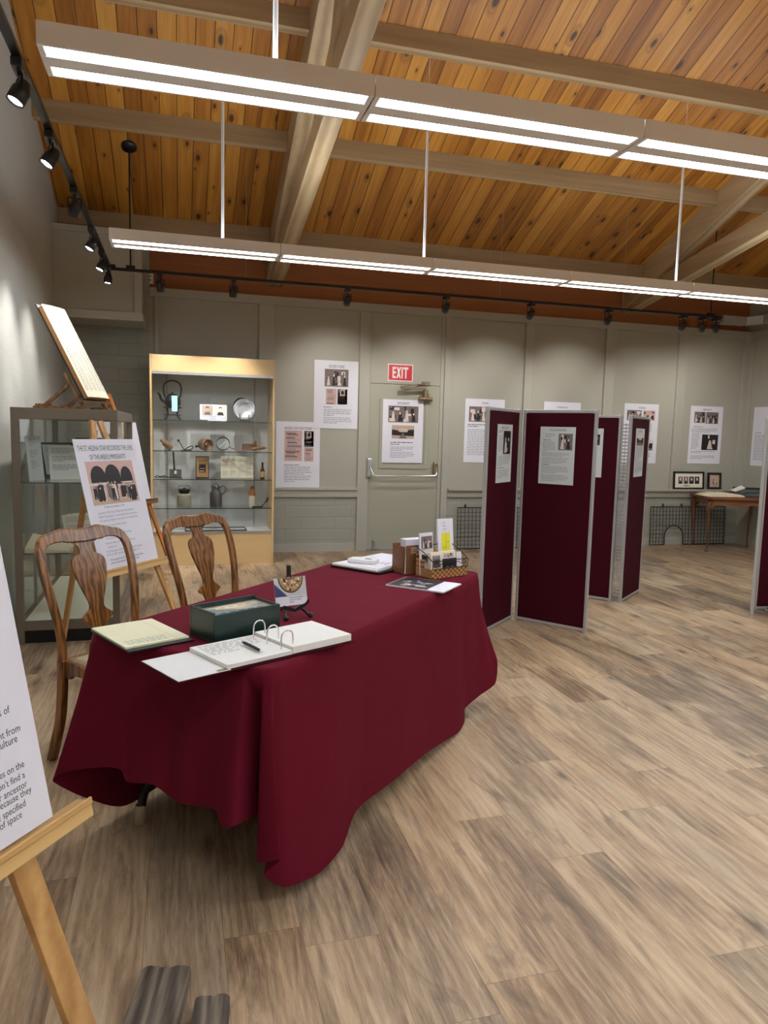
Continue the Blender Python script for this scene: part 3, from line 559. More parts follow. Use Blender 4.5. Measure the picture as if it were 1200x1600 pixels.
# kettle on stand
k=cit('tea_kettle','black iron kettle with tall hoop handle on the top shelf of the wooden case','kettle',.22,SH[0])
b=MB(); b.lathe([(0,.13),(.06,.13),(.082,.16),(.086,.19),(.075,.225),(.05,.25),(.046,.26),(0,.262)],20); b.tube(smoothpath([(-.07,0,.18),(-.11,0,.21),(-.13,0,.26),(-.15,0,.28)]),[.016]*6+[.014]*6+[.01]*7,8); b.build('kettle_body','iron',k)
b=MB(); b.tube(smoothpath([(-.075,0,.23),(-.09,0,.31),(-.075,0,.38),(0,0,.41),(.075,0,.38),(.09,0,.31),(.075,0,.23)]),.0085,8); b.build('hoop_handle','iron',k)
b=MB(); b.lathe([(0,.262),(.05,.262),(.045,.27),(.008,.275),(.01,.29),(0,.296)],16); b.build('lid','iron',k)
b=MB()
for a_ in (45,135,225,315):
    c_,s_=math.cos(R(a_)),math.sin(R(a_)); b.tube(smoothpath([(.11*c_,.11*s_,.0),(.10*c_,.10*s_,.02),(.07*c_,.07*s_,.05),(.075*c_,.075*s_,.11),(.085*c_,.085*s_,.13)]),.011,6)
b.lathe([(.07,.05),(.09,.05),(.09,.058),(.07,.058)],20); b.lathe([(.075,.125),(.095,.125),(.095,.135),(.075,.135)],20); b.build('stand','iron',k)
tag(MB().box((0,0,0),(.055,.006,.16)).build('glowing_card','cyan',M=Matrix.Translation(cs(.215,SH[0]+.09,.095))),'bright turquoise glowing card in front of the kettle','card')
T=TM(cs(.5,SH[0]+.012,.17),(1,0,0),(0,.18,1)); b=MB(); b.box((0,0,0),(.28,.165,.002),0); 
for i in (0,1): b.rect(.022+i*.135,.05,.11,.105,.0026,5 if i==0 else 8); b.poly([(.04+i*.135,.05),(.115+i*.135,.05),(.10+i*.135,.085),(.055+i*.135,.085)],.003,2 if i else 3); b.ell(.077+i*.135,.108,.015,.024,.0033,8 if i else 5); b.ell(.077+i*.135,.13,.018,.012,.003,2)
lines(b,.03,.042,.2,2,.012,3); tag(b.build('portrait_card',PM,M=T),'white card with two oval-faced portraits on the top glass shelf','card')
tag(MB().box((0,0,0),(.19,.0015,.05),0).rect(.02,.01,.0,.0,.1,0).build('caption_card',PM,M=Matrix.Translation(cs(.58,SH[0],.13))),'small white caption card in front of the portrait card','card')
k=cit('serving_plate','round pressed pewter plate upright on the top shelf of the wooden case','plate',.965,SH[0],.2)
T=Matrix.Translation((0,0,.135))@Matrix.Rotation(R(78),4,'X'); b=MB(); 
prf=[(0,-.004),(.05,-.004),(.058,.0),(.085,.004),(.112,.01),(.116,.013),(.112,.014),(.085,.009),(.058,.005),(.05,.001),(0,.001)]
b.lathe(prf,28,0,T)
for q in range(24): a_=q*PI/12; b.bar((.012*math.cos(a_),.012*math.sin(a_),.002),(.048*math.cos(a_),.048*math.sin(a_),.002),.003,.003,0,(0,0,1),T)
for q in range(30): a_=q*PI/15; b.sph((.1*math.cos(a_),.1*math.sin(a_),.012),.006,0,T,6)
b.build('plate_disc','pewter',k)
tag(MB().tube([(-.05,-.06,0),(-.048,-.045,.03),(-.05,.04,.12)],.005,6).tube([(.05,-.06,0),(.048,-.045,.03),(.05,.04,.12)],.005,6).tube([(-.06,-.05,.012),(.06,-.05,.012)],.006,6).build('plate_stand','black',M=Matrix.Translation(cs(.965,SH[0],.18))),'small black stand holding up the pewter plate','stand')
tag(MB().lathe([(0,0),(.09,0),(.092,.012),(0,.014)],24,0,Matrix.Translation((0,0,.14))@Matrix.Rotation(R(80),4,'X')).build('dark_disc','iron',M=Matrix.Translation(cs(.945,SH[0]+.03,.26))),'dark round disc standing behind the pewter plate','disc')
# shelf 2
k=cit('rolling_pin','short wooden masher lying at a slant at the left of the second shelf','wooden tool',.15,SH[1]); b=MB(); T=Matrix.Translation((-.04,0,.10))@Matrix.Rotation(R(132),4,'Y'); b.lathe([(0,-.02),(.017,-.015),(.02,0),(.015,.02),(.025,.025),(.031,.04),(.031,.125),(.02,.135),(0,.137)],16,0,T); b.build('masher_body','tanw',k)
b=MB(); b.tube(smoothpath([(-.05,0,.1),(-.03,0,.07),(0,0,.02),(.04,0,.006),(.09,0,.02),(.095,0,.045),(.07,0,.045),(.02,0,.015)]),.005,6); b.sph((-.052,0,.103),.013); b.box((-.025,-.03,0),(.085,.02,.006)); tag(b.build('iron_tongs','iron',M=Matrix.Translation(cs(.33,SH[1]))),'bent dark iron tongs beside the masher on the second shelf','tongs')
k=cit('wooden_mill','small round wooden keg-like mill lying on its side, middle of the second shelf','mill',.56,SH[1]); b=MB(); T=Matrix.Translation((0,0,.065))@Matrix.Rotation(R(90),4,'X')@Matrix.Rotation(R(20),4,'Y'); b.lathe([(0,-.075),(.06,-.075),(.066,0),(.06,.075),(.052,.075),(.05,.055),(0,.055)],20,0,T); b.sph((0,-.06,.065),.022); b.build('keg','tanw',k); b=MB(); b.tube([(-.05,0,.05),(-.09,0,.045)],.008,8); b.sph((-.097,0,.045),.014); b.build('handle','iron',k)
k=cit('wire_sieve','round wire sieve with a long handle on the second shelf','sieve',.74,SH[1]); T=Matrix.Translation((0,0,.075))@Matrix.Rotation(R(72),4,'X'); b=MB(); b.lathe([(.07,0),(.073,0),(.073,.03),(.07,.03),(.07,0)],24,0,T)
b.build('rim','iron',k); b=MB()
for q in range(-6,7): x_=q*.0108; L_=math.sqrt(max(0,.07**2-x_**2)); b.bar((x_,-L_,.0),(x_,L_,0),.0012,.0012,0,(0,0,1),T); b.bar((-L_,x_,.0),(L_,x_,0),.0012,.0012,0,(0,0,1),T)
b.bar((-.05,-.05,.005),(.05,.05,.005),.006,.003,0,(0,0,1),T); b.build('mesh','silver',k)
b=MB(); b.tube([(.06,-.02,.045),(.15,-.06,.012),(.24,-.08,.012)],[.004,.007,.009],8); b.build('handle','tanw',k)
k=cit('wooden_grater','small wooden box grater with a turned handle at the right of the second shelf','grater',1.03,SH[1]); b=MB(); b.box((-.08,-.04,.01),(.07,.05,.085)); b.build('box_body','tanw',k,bevel=.004); b=MB(); b.tube([(.02,-.05,.03),(.11,-.05,.04),(.17,-.05,.045)],[.012,.02,.008],10); b.tube(smoothpath([(.02,-.05,.1),(.06,-.05,.08),(.05,-.05,.03),(0,-.05,.02)]),.005,6); b.tube([(.06,-.03,.06),(.055,-.03,.115)],.011,8); b.build('handle','oak',k)
# shelf 3
k=cit('iron_spatula','square dark iron wafer paddle with upright handle, left of the third shelf','iron tool',.245,SH[2]); MB().box((-.062,0,.0),(.062,.008,.095)).build('blade','tin',k,bevel=.002,M=Matrix.Rotation(R(-8),4,'X')); MB().bar((-.01,.0,.09),(-.02,.03,.28),.013,.02).build('handle','iron',k); MB().box((-.011,-.012,.045),(.013,-.009,.08)).build('price_tag','paperw',k,label='small white paper tag')
k=tag(MB().tube(smoothpath([(-.08,0,.012),(-.05,.01,.03),(-.02,0,.012),(.02,.01,.028),(.05,0,.014),(.14,0,.012),(.2,0,.006)]),.005,6).tube(smoothpath([(-.08,0,.02),(-.05,-.01,.008),(-.02,0,.022),(.02,-.01,.01),(.05,0,.014)]),.005,6).build('wire_whisk','iron',M=Matrix.Translation(cs(.115,SH[2],.13))),'twisted dark wire tool lying at the left end of the third shelf','wire tool')
T=TM(cs(.455,SH[2],.22),(1,0,0),(0,.06,1)); b=MB(); b.box((0,0,-.012),(.14,.235,.0),0); b.rect(.008,.01,.124,.215,.0006,1); b.rect(.035,.06,.07,.09,.0012,2); b.rect(.045,.1,.05,.008,.0016,3); b.rect(.04,.07,.05,.012,.0016,3); b.rect(.02,.185,.1,.004,.001,2)
tag(b.build('boxed_tin',['iron','kraft','ink','kraft']),'x','x') if False else None
tag(b.build('brown_label_box',['iron','kraft','pdark','psepia'],M=T),'brown and black upright box with a dark label, centre of the third shelf','box')
T=TM(cs(.72,SH[2]+.005,.22),(1,0,0),(0,.12,1)); b=MB(); b.box((0,0,0),(.345,.235,.0015),0)
for i in range(4):
    for j in range(3):
        x0=.012+i*.083; y0=.155-j*.072; b.poly([(x0,y0),(x0+.072,y0),(x0+.072,y0+.0015),(x0,y0+.0015)],.0022,7); 
        lines(b,x0+.004,y0+.062,.062,5,.0105,i*5+j,m=7)
tag(b.build('printed_document',['doc']+PM[1:],M=T),'large cream printed sheet of small panels standing on the third shelf','document')
k=cit('bottle','small amber bottle with tan label at the right of the third shelf','bottle',1.165,SH[2]); MB().lathe([(0,0),(.024,0),(.025,.005),(.025,.09),(.012,.12),(.010,.165),(.012,.167),(.012,.18),(0,.18)],18).build('glass_body','bottle',k); MB().lathe([(.0255,.015),(.0257,.08)],18).build('label','blab',k)
# shelf 4
k=cit('stoneware_crock','grey stoneware jar with black neck and wire bail on the fourth shelf','jar',.335,SH[3]); MB().lathe([(0,0),(.072,0),(.076,.01),(.076,.12),(.07,.135),(.05,.142),(0,.142)],22).build('jar_body','stone',k); MB().lathe([(.05,.14),(.053,.15),(.057,.18),(.055,.19),(0,.19)],22).build('neck','iron',k); MB().tube(smoothpath([(-.058,0,.16),(-.058,0,.215),(0,0,.225),(.058,0,.215),(.058,0,.16)]),.0025,6).sph((0,0,.195),.012).build('wire_bail','wire',k)
k=cit('milk_can','dark metal milk can with side handle and lid on the fourth shelf','milk can',.665,SH[3]); MB().lathe([(0,0),(.062,0),(.064,.01),(.064,.14),(.042,.175),(.04,.2),(0,.2)],22).build('can_body','tin',k); MB().lathe([(.043,.19),(.045,.225),(.03,.235),(0,.235)],20).tube(smoothpath([(-.035,0,.225),(0,0,.26),(.035,0,.225)]),.003,6).build('lid','tin',k); MB().tube(smoothpath([(.045,0,.2),(.075,0,.23),(.1,0,.2),(.095,0,.16),(.065,0,.13)]),.005,8).build('handle','tin',k)
k=cit('stoneware_bottle','two-tone brown and cream stoneware bottle on the fourth shelf','bottle',1.055,SH[3]); MB().lathe([(0,0),(.033,0),(.035,.006),(.035,.12)],18).build('cream_base','doc',k); MB().lathe([(.035,.12),(.034,.14),(.02,.18),(.016,.215),(.019,.217),(.019,.228),(0,.23)],18).build('brown_top','brownst',k)
tag(MB().box((-.07,-.02,0),(.04,.02,.01)).tube(smoothpath([(.03,0,.012),(.07,0,.05),(.085,0,.095),(.1,0,.1),(.1,0,.08),(.08,0,.05)]),.005,6).build('iron_trivet_handle','iron',M=Matrix.Translation(cs(1.12,SH[3],.12))),'flat dark iron tool with a looped upturned handle beside the stoneware bottle','iron tool')
k=thing('floor_frame','thin black frame lying flat on the bottom deck of the wooden case','frame',cs(.7,.346,.2)); f=MB(); 
for q in ((-.36,-.13,.29,-.115),(-.36,.115,.29,.13)): f.box((q[0],q[1],0),(q[2],q[3],.015))
f.box((-.36,-.115,0),(-.345,.115,.015)); f.box((.275,-.115,0),(.29,.115,.015)); f.build('frame_border','black',k); MB().box((-.345,-.115,.001),(.275,.115,.006)).build('mat_board','caseback',k)
# ---------------------------------------------------------------- glass cabinet
CM=Matrix.Translation((-1.03,5.12,0))@Matrix.Rotation(R(0),4,'Z'); Wg,Dg,Hg=.64,1.62,1.55
t=thing('glass_cabinet','bronze metal framed glass display cabinet standing by the left wall','display cabinet',M=CM)
for x in (0,Wg-.045):
    for y in (0,Dg-.045): MB().box((x,y,0),(x+.045,y+.045,Hg-.07)).build('post','taupe',t,bevel=.002)
for y in (0,Dg-.045): MB().box((0,y,Hg-.07),(Wg,y+.045,Hg)).build('top_rail','taupe',t,bevel=.002); MB().box((.045,y+.004,.09),(Wg-.045,y+.041,.15)).build('bottom_rail','taupe',t,bevel=.002)
for x in (0,Wg-.045): MB().box((x,.045,Hg-.07),(x+.045,Dg-.045,Hg)).build('top_rail','taupe',t,bevel=.002); MB().box((x+.004,.045,.09),(x+.041,Dg-.045,.15)).build('bottom_rail','taupe',t,bevel=.002)
MB().box((.045,.045,Hg-.03),(Wg-.045,Dg-.045,Hg-.012)).build('top_panel','taupe',t)
MB().box((.041,.041,.13),(Wg-.041,Dg-.041,.145)).build('deck','cream',t); MB().box((.03,.03,0),(Wg-.03,Dg-.03,.088)).build('kick_base','black',t)
for a_,b_ in (((.045,.02,.15),(Wg-.045,.024,Hg-.07)),((.045,Dg-.024,.15),(Wg-.045,Dg-.02,Hg-.07)),((.02,.045,.15),(.024,Dg-.045,Hg-.07)),((Wg-.024,.045,.15),(Wg-.02,Dg-.045,Hg-.07))): MB().box(a_,b_).build('glass_pane','glassc',t)
for z in (1.069,.60): MB().box((.03,.03,z-.006),(Wg-.03,Dg-.03,z)).build('glass_shelf','glass',t); MB().box((.03,.027,z-.0065),(Wg-.03,.030,z+.0005)).box((Wg-.030,.03,z-.0065),(Wg-.027,Dg-.03,z+.0005)).build('shelf_edge','glasse',t)
for y in (.55,1.1): MB().box((.015,y,.15),(.035,y+.02,Hg-.07)).build('shelf_standard','alum',t)
def cab(x,y,z): return CM@Matrix.Translation((x,y,z+.001))
def leaning(M,w,h,lean,rz,border,inner,label,cat,name,items=()):
    MM=M@Matrix.Rotation(rz,4,'Z')@Matrix.Rotation(R(90)-lean,4,'X'); b=MB(); b.box((0,0,-.012),(w,h,0),0)
    if border: b.rect(border,border,w-2*border,h-2*border,.0008,1)
    for i in range(3): lines(b,border+.02,h-border-.02-i*h*.25,w-2*border-.05,4,h*.045,i)
    return tag(b.build(name,[inner if not border else 'black',inner,'pdark','pmid','ppink','psepia','teal','inkg','plight'],M=MM),label,cat)
leaning(cab(.30,.85,1.069),.24,.30,R(22),R(20),.022,'cream','black framed picture leaning on the upper shelf inside the glass cabinet','framed picture','framed_picture')
leaning(cab(.10,.55,1.069),.24,.27,R(25),R(25),.018,'paperg','dark framed document at a tilt on the cabinet upper shelf','framed picture','framed_picture')
leaning(cab(.075,.16,1.069),.10,.30,R(10),R(35),0,'paperg','narrow printed column sheet at the front left inside the glass cabinet','sheet','printed_sheet')
leaning(cab(.18,.30,1.069),.22,.26,R(28),R(15),0,'paperw','white printed page leaning in the middle of the cabinet upper shelf','sheet','printed_sheet')
leaning(cab(.33,.42,1.069),.18,.20,R(32),R(10),0,'doc','olive-tinted old page leaning right on the cabinet upper shelf','sheet','printed_sheet')
for i in range(3): leaning(cab(.28+i*.03,.30+i*.06,.60),.24,.24,R(30),R(25),0,['doc','bookp','doc'][i],['front newspaper of three leaning on the cabinet middle shelf','middle newspaper of three leaning on the cabinet middle shelf','rear newspaper of three leaning on the cabinet middle shelf'][i],'newspaper','old_newspaper')
b=MB(); b.add([(0,0,0),(.26,0,0),(.26,.3,0),(0,.3,0),(0,0,.03),(.26,0,.01),(.26,.3,.02),(0,.3,.09)],[(0,3,2,1),(4,5,6,7),(0,1,5,4),(1,2,6,5),(2,3,7,6),(3,0,4,7)]); tag(b.build('open_ledger','bookp',M=cab(.05,.06,.60)),'old cream booklet with curling page on the cabinet middle shelf','booklet')
# small easel with bound newspapers on top of the cabinet
EM=Matrix.Translation((-.64,5.33,Hg))@Matrix.Rotation(R(60),4,'Z')
t=thing('tabletop_easel','low wooden tabletop easel on top of the glass cabinet','easel',M=EM@Matrix.Translation((0,0,.001)))
Rl=lambda a:Matrix.Rotation(a,4,'X')
b=MB(); b.box((-.02,-.06,0),(.02,.36,.02)); b.box((.22,-.06,0),(.26,.36,.02))
for k_ in range(4): b.box((-.02,.24+k_*.03,.02),(.02,.252+k_*.03,.035)); b.box((.22,.24+k_*.03,.02),(.26,.252+k_*.03,.035))
b.box((-.02,.34,0),(.26,.36,.02)); b.build('base_frame','easeld',t,bevel=.001)
b=MB(); b.bar((0,.27,.03),(0,.09,.16),.02,.02); b.bar((.24,.27,.03),(.24,.09,.16),.02,.02); b.build('prop_strut','easeld',t)
b=MB(); b.bar((0,-.03,.01),(0,.12,.24),.02,.015); b.bar((.24,-.03,.01),(.24,.12,.24),.02,.015); b.bar((-.03,-.03,.055),(.27,-.03,.055),.04,.012); b.build('support_arm','easeld',t)
BM=EM@Matrix.Translation((.0,-.03,.068))@Matrix.Rotation(R(60.5),4,'X')
t=thing('bound_newspapers','thick bound newspaper volume propped upright on the tabletop easel','book',M=BM)
MB().box((-.008,-.004,-.002),(.242,.725,.004)).build('rear_cover','black',t)
b=MB(); b.box((0,0,.0045),(.23,.70,.034)); b.build('page_block','pageedge',t)
b=MB(); n_=10
vs=[];fs=[]
for i in range(n_+1):
    u=i/n_; zz=.0355+.006*math.sin(u*PI)
    for v in (0,.71): vs.append((u*.235,v,zz))
for i in range(n_): fs.append((2*i,2*i+2,2*i+3,2*i+1))
b.add(vs,fs,0,None,True)
b.build('open_page','bookp',t); b=MB(); rg=random.Random(4)
for i in range(5):
    lines(b,.012+i*.045,.62,.038,46,.0125,i+60,m=0) 
b.rect(.11,.28,.012,.12,.001,1); b.rect(.005,.66,.22,.003,.001,1); b.build('newsprint',['inkg','ink'],t,M=Matrix.Translation((0,0,.040)))
# ---------------------------------------------------------------- floor easels with posters
def easel(P0,head,lean,label,mats=('easel','easelx'),cx=.265,apx=.92,legs=(-.15,.68),ledge=(-.04,.62),rear=.30,w=.042):
    a=Vector((math.cos(head),math.sin(head),0)); n=Vector((math.sin(head),-math.cos(head),0)); up=Vector((0,0,1))*math.cos(lean)-n*math.sin(lean); nn=a.cross(up)
    M=TM(P0,a,up); t=thing('display_easel',label,'easel',M=TM((P0[0],P0[1],0),a,nn.cross(a) if False else (0,0,1)) if False else M)
    dn=-(P0[2]/math.cos(lean))
    zb=-.030
    # legs in the poster plane, behind the sheet
    for i,lx in enumerate(legs):
        dx=(-.03,.03)[i]; top=Vector((cx+dx,apx,zb)); bot=Vector((lx,dn+.008,zb)); MB().bar(tuple(bot),tuple(top),.020,w,0,(1,0,0)).build('front_leg',mats[0],t,bevel=.002)
    # rear leg: from apex down to the floor behind
    Mi=M.inverted(); wt=M@Vector((cx,apx-.05,zb-.02)); wf=wt-n*rear; wf.z=.012; wf=wf+Vector((0,0,0)); 
    MB().bar(tuple(Mi@wf),tuple(Mi@wt),w*.8,.02,0,(1,0,0)).build('rear_leg',mats[0],t,bevel=.002)
    MB().box((ledge[0],-.042,-.02),(ledge[1],-.002,.022)).box((ledge[0],-.012,.018),(ledge[1],.004,.026)).build('ledge',mats[1],t,bevel=.003)
    MB().box((cx-.06,.60,zb-.032),(cx+.06,.63,zb-.012)).build('cross_piece',mats[0],t) 
    return t,M
E1=(-.447,4.496,.589)
t,M1=easel(E1,R(54),R(14),'pale wooden easel holding the poster with the arcade photograph')
h=.914; b=MB(); b.box((0,0,0),(.61,h,.0025),0)
hd=dict(z=.0032,m=6)
b.text('THE ST. HELENA STAR RECORDED THE LIVES',.305,.832,.052,al='C',maxw=.555,**hd); b.text('OF THE AREA\'S IMMIGRANTS',.305,.768,.052,al='C',maxw=.365,**hd)
# photograph: arcade and crowd
X0,Y0,PW,PH=.068,.448,.475,.308
b.rect(X0,Y0,PW,PH,.0032,4)
b.rect(X0,Y0,PW,PH*.22,.0034,5)
for cx_,hw,top in ((.10,.075,.90),(.245,.078,.92),(.385,.062,.86)):
    pts=[(X0+cx_-hw,Y0+PH*.45),(X0+cx_+hw,Y0+PH*.45)]+[(X0+cx_+hw*math.cos(q*PI/8),Y0+PH*(top-.28)+PH*.28*math.sin(q*PI/8)) for q in range(9)]
    b.poly(pts,.0036,2)
b.rect(X0,Y0+PH*.44,.17,.02,.0038,8); b.rect(X0+.31,Y0+PH*.46,.13,.012,.0038,8)
rg=random.Random(12)
b.rect(X0+.30,Y0+PH*.2,.12,PH*.2,.0037,2); b.rect(X0+.03,Y0+PH*.18,.1,PH*.25,.0037,3)
for k_ in range(24):
    fx_=X0+.015+rg.random()*(PW-.04); fy_=Y0+.008+rg.random()*PH*.13; hh=rg.uniform(.09,.15); m_=rg.choice((2,2,2,3,8)); bw=hh*.17; z_=.004+k_*.00002
    b.poly([(fx_-bw*1.1,fy_),(fx_-bw*.2,fy_),(fx_,fy_+hh*.4),(fx_+bw*.3,fy_),(fx_+bw*1.1,fy_),(fx_+bw,fy_+hh*.8),(fx_-bw,fy_+hh*.8)],z_,m_); b.ell(fx_,fy_+hh*.88,bw*.5,hh*.085,z_+.00001,5 if m_!=8 else 2,n=8); b.rect(fx_-bw*.6,fy_+hh*.94,bw*1.2,.003,z_+.000015,2)
b.text('St. Helena Star building, ca 1915',.16,.425,.016,al='L',z=.0032,m=1)
TXT=[(.09,.385,'Launched in 1874, the St. Helena Star documented St.'),(.09,.358,'Helena\'s development - its accomplishments and the lives'),(.09,.331,'of its growing immigrant community. The St. Helena Star:'),(.115,.295,'  emerging area architectural style,'),(.115,.268,'  building on Main St.'),(.10,.232,'Provided news of weather, grape acreage'),(.12,.205,'and wine production'),(.10,.172,'Reported deaths, arrivals and cultural events,'),(.12,.145,'festivals and'),(.09,.115,'Frank Mackinder was the Star editor of the St. Helena'),(.09,.092,'Star from 1881 and was also the postmaster. His')]
for x,y,s_ in TXT: b.text(s_,x,y,.0235,z=.0032,m=7,sx=.72)
b.text('We are grateful to the St. Helena Star for preserving these',.11,.055,.02,z=.0032,m=1,sx=.72); b.text('volumes and loaning them to the Historical Society.',.11,.033,.02,z=.0032,m=1,sx=.72)
tag(b.build('poster_board',PM,M=M1@Matrix.Translation((0,.0045,0))@Matrix.Diagonal((.868,.868,1,1))),'white poster titled about the local newspaper and immigrants, on the easel behind the chair','poster')
E2=(-.617,6.92,.75)
t,M2=easel(E2,R(50),R(14),'orange-brown wooden easel half hidden behind the glass cabinet',('easelo','easeld'),.275,1.03,(.02,.70),(-.03,.62),.3)
w_,h_=.55,.75; b=MB(); b.box((0,0,0),(w_,h_,.0025),0); photo(b,.1,.42,.39,.24,'dark_people',91); photo(b,.1,.42,.39,.24,'dark_pair',92); lines(b,.1,.39,.38,3,.022,93); lines(b,.08,.31,.42,11,.022,94)
b.text('NEWS',.25,.68,.04,al='C',z=.0032,m=6,sx=.6) if False else None
tag(b.build('poster_board',PM,M=M2@Matrix.Translation((0,.0045,0))),'white poster on the orange easel, mostly hidden by the glass cabinet','poster')
SC=1.178
E3=(-.272-.53*math.cos(R(55.9)),1.648-.53*math.sin(R(55.9)),.589)
t,M3=easel(E3,R(55.9),R(11.7),'close pale pine easel at the lower left edge of the view',('easel','easelx'),.265,.92,(-.15,.545),(-.06,.627),.35,.062)
b=MB(); b.box((0,0,0),(.53,.793,.0023),0)
for x,y,s_ in ((-.048,.217,'s of'),(-.034,.178,'nt from'),(-.044,.162,'culture'),(-.040,.114,'ses on the'),(-.043,.095,'on\'t find a'),(-.042,.078,'or ancestor'),(-.035,.0645,'because they'),(-.053,.047,'he specified'),(-.065,.032,'of space')):
    b.text(s_,.53+x*SC,y*SC,(.0175 if y<.15 else .019)*SC,al='R',z=.0028,m=1,sx=.84)
tag(b.build('poster_board',PM,M=M3@Matrix.Translation((0,.0045,0))),'white text poster cut off by the left edge of the frame','poster')
# ---------------------------------------------------------------- table
TA=R(47.5); TC=Vector((.592,2.982,0)); TMx=Matrix.Translation(TC)@Matrix.Rotation(TA,4,'Z')
t=thing('folding_table','folding table with dark bent-tube legs hidden under the burgundy cloth','table',M=TMx)
MB().prism([(sx_*(.84+.05*math.cos(q)),sy_*(.306+.05*math.sin(q))) for sx_,sy_,qs in ((1,1,(0,.5,1,1.57)),(-1,1,(1.57,1,.5,0)),(-1,-1,(0,.5,1,1.57)),(1,-1,(1.57,1,.5,0))) for q in qs],.715,.742).build('tabletop','white',t)
for sx_ in (-1,1):
    for sy_ in (-1,1):
        lg=MB().tube(smoothpath([(sx_*.60,sy_*.25,.71),(sx_*.66,sy_*.25,.45),(sx_*.685,sy_*.27,.22),(sx_*.71,sy_*.32,.13),(sx_*.722,sy_*.333,.055)]),.017,10).build('leg','black',t)
        MB().lathe([(0,0),(.022,0),(.02,.065),(.017,.07)],14,0,Matrix.Translation((sx_*.724,sy_*.334,0))).build('foot_cap','tancap',lg)
    MB().tube([(sx_*.63,-.25,.5),(sx_*.63,.25,.5)],.012,8).build('leg_brace','black',t)
ctrl=[((.9,.0),(.985,.0,.30)),((.905,.3),(.99,.36,.28)),((.88,.375),(1.0,.46,.15)),((.7,.381),(.7,.44,.08)),((.2,.381),(.2,.44,.09)),((-.3,.381),(-.35,.43,.05)),((-.6,.381),(-.70,.43,.03)),((-.8,.381),(-.88,.435,.14)),((-.895,.372),(-1.0,.45,.25)),
 ((-.915,.32),(-.985,.40,.29)),((-.915,.24),(-.965,.24,.335)),((-.915,.17),(-.958,.175,.34)),((-.915,.15),(-.953,.157,.30)),((-.915,.04),(-.962,.04,.322)),((-.915,-.0),(-.952,-.02,.298)),((-.915,-.07),(-.965,-.08,.298)),((-.915,-.13),(-.955,-.14,.295)),((-.915,-.19),(-.972,-.22,.312)),((-.915,-.235),(-.995,-.268,.285)),((-.915,-.278),(-.982,-.315,.30)),
 ((-.915,-.300),(-.79,-.320,.27)),((-.915,-.335),(-.78,-.348,.22)),((-.915,-.352),(-.955,-.358,.185)),((-.905,-.372),(-.955,-.445,.215)),((-.89,-.381),(-.93,-.375,.13)),((-.86,-.381),(-.87,-.41,.07)),((-.74,-.381),(-.70,-.425,.03)),((-.6,-.381),(-.55,-.425,.04)),((-.48,-.381),(-.455,-.415,.10)),((-.33,-.381),(-.36,-.405,.105)),((-.1,-.381),(-.12,-.41,.09)),((.25,-.381),(.2,-.405,.065)),((.55,-.381),(.58,-.41,.02)),((.68,-.381),(.70,-.395,.03)),((.72,-.381),(.715,-.39,.09)),((.83,-.381),(.90,-.405,.10)),((.9,-.37),(1.05,-.44,.13)),((.912,-.34),(1.07,-.43,.27)),((.915,-.28),(1.03,-.36,.34)),((.915,-.15),(.985,-.16,.31))]
def cr_closed(P,n):
    out=[];L=len(P)
    for i in range(L):
        a,b_,c_,d_=[Vector(P[(i+k)%L]) for k in (-1,0,1,2)]
        for k in range(n):
            s_=k/n
            t1=(c_-a)*.35; t2=(d_-b_)*.35
            out.append((2*s_**3-3*s_*s_+1)*b_+(s_**3-2*s_*s_+s_)*t1+(-2*s_**3+3*s_*s_)*c_+(s_**3-s_*s_)*t2)
    return out
NS=8; tops=[]
for i in range(len(ctrl)):
    a=Vector(ctrl[i][0]); c_=Vector(ctrl[(i+1)%len(ctrl)][0])
    for k in range(NS): tops.append(a.lerp(c_,k/NS))
def rr(p,r=.05,hx=.915,hy=.381):
    x,y=p; ax,ay=abs(x),abs(y); sx_=1 if x>0 else -1; sy_=1 if y>0 else -1
    # project on rounded rectangle
    qx,qy=ax-(hx-r),ay-(hy-r)
    if qx>0 and qy>0:
        L=math.hypot(qx,qy); return (sx_*(hx-r+qx/L*r),sy_*(hy-r+qy/L*r))
    if hx-ax<hy-ay: return (sx_*hx,y)
    return (x,sy_*hy)
hems=cr_closed([c_[1] for c_ in ctrl],NS); NT=len(tops)
b=MB(); rows=[]; ZT=.752
b.v=[]; prof_=[(0,0,0)]
vs=[]
for p in tops:
    q=rr(p); f_=.975; vs.append((q[0]*(1-.014/.915),q[1]*(1-.014/.381),ZT))
NR=22
for j in range(NR+1):
    s_=j/NR
    for i in range(NT):
        q=rr(tops[i]); h_=hems[i]
        if j==0: vs.append((q[0]*(1-.004/.915),q[1]*(1-.004/.381),ZT-.004)); continue
        z=ZT-.014+(h_.z-ZT+.014)*s_; g=s_**1.0
        fold=h_.x-q[0],h_.y-q[1]
        g=s_*(.35+.65*min(1,s_*1.6)) if s_<1 else 1
        ci_=i/NS; deep=math.exp(-((ci_-20.5)/1.0)**2); g=s_**(1.25-.85*deep)
        g=(1-deep)*s_**1.25+deep*(max(0,(s_-.09)/.91)**.5 if s_>.09 else 0); x=q[0]+fold[0]*g; y=q[1]+fold[1]*g
        wv=.0035*math.sin(i*.21+2*s_)*s_ + .005*math.sin(i*.083+1.5+2.2*s_)*s_*(1-s_)*2
        nx,ny=(1 if q[0]>0 else -1,0) if abs(abs(q[0])-.915)<.002 else (0,1 if q[1]>0 else -1)
        vs.append((x+nx*wv,y+ny*wv,z))
fs=[]
for j in range(NR+1):
    for i in range(NT):
        a=j*NT+i; a2=j*NT+(i+1)%NT; fs.append((a+NT,a2+NT,a2,a))
b.add(vs,fs,0,None,True); b.add(vs[:NT],[tuple(range(NT))],0,None,True)
o=b.build('tablecloth','cloth',M=TMx); tag(o,'burgundy tablecloth draped over the folding table, folds at its near corner','tablecloth')
me=o.data
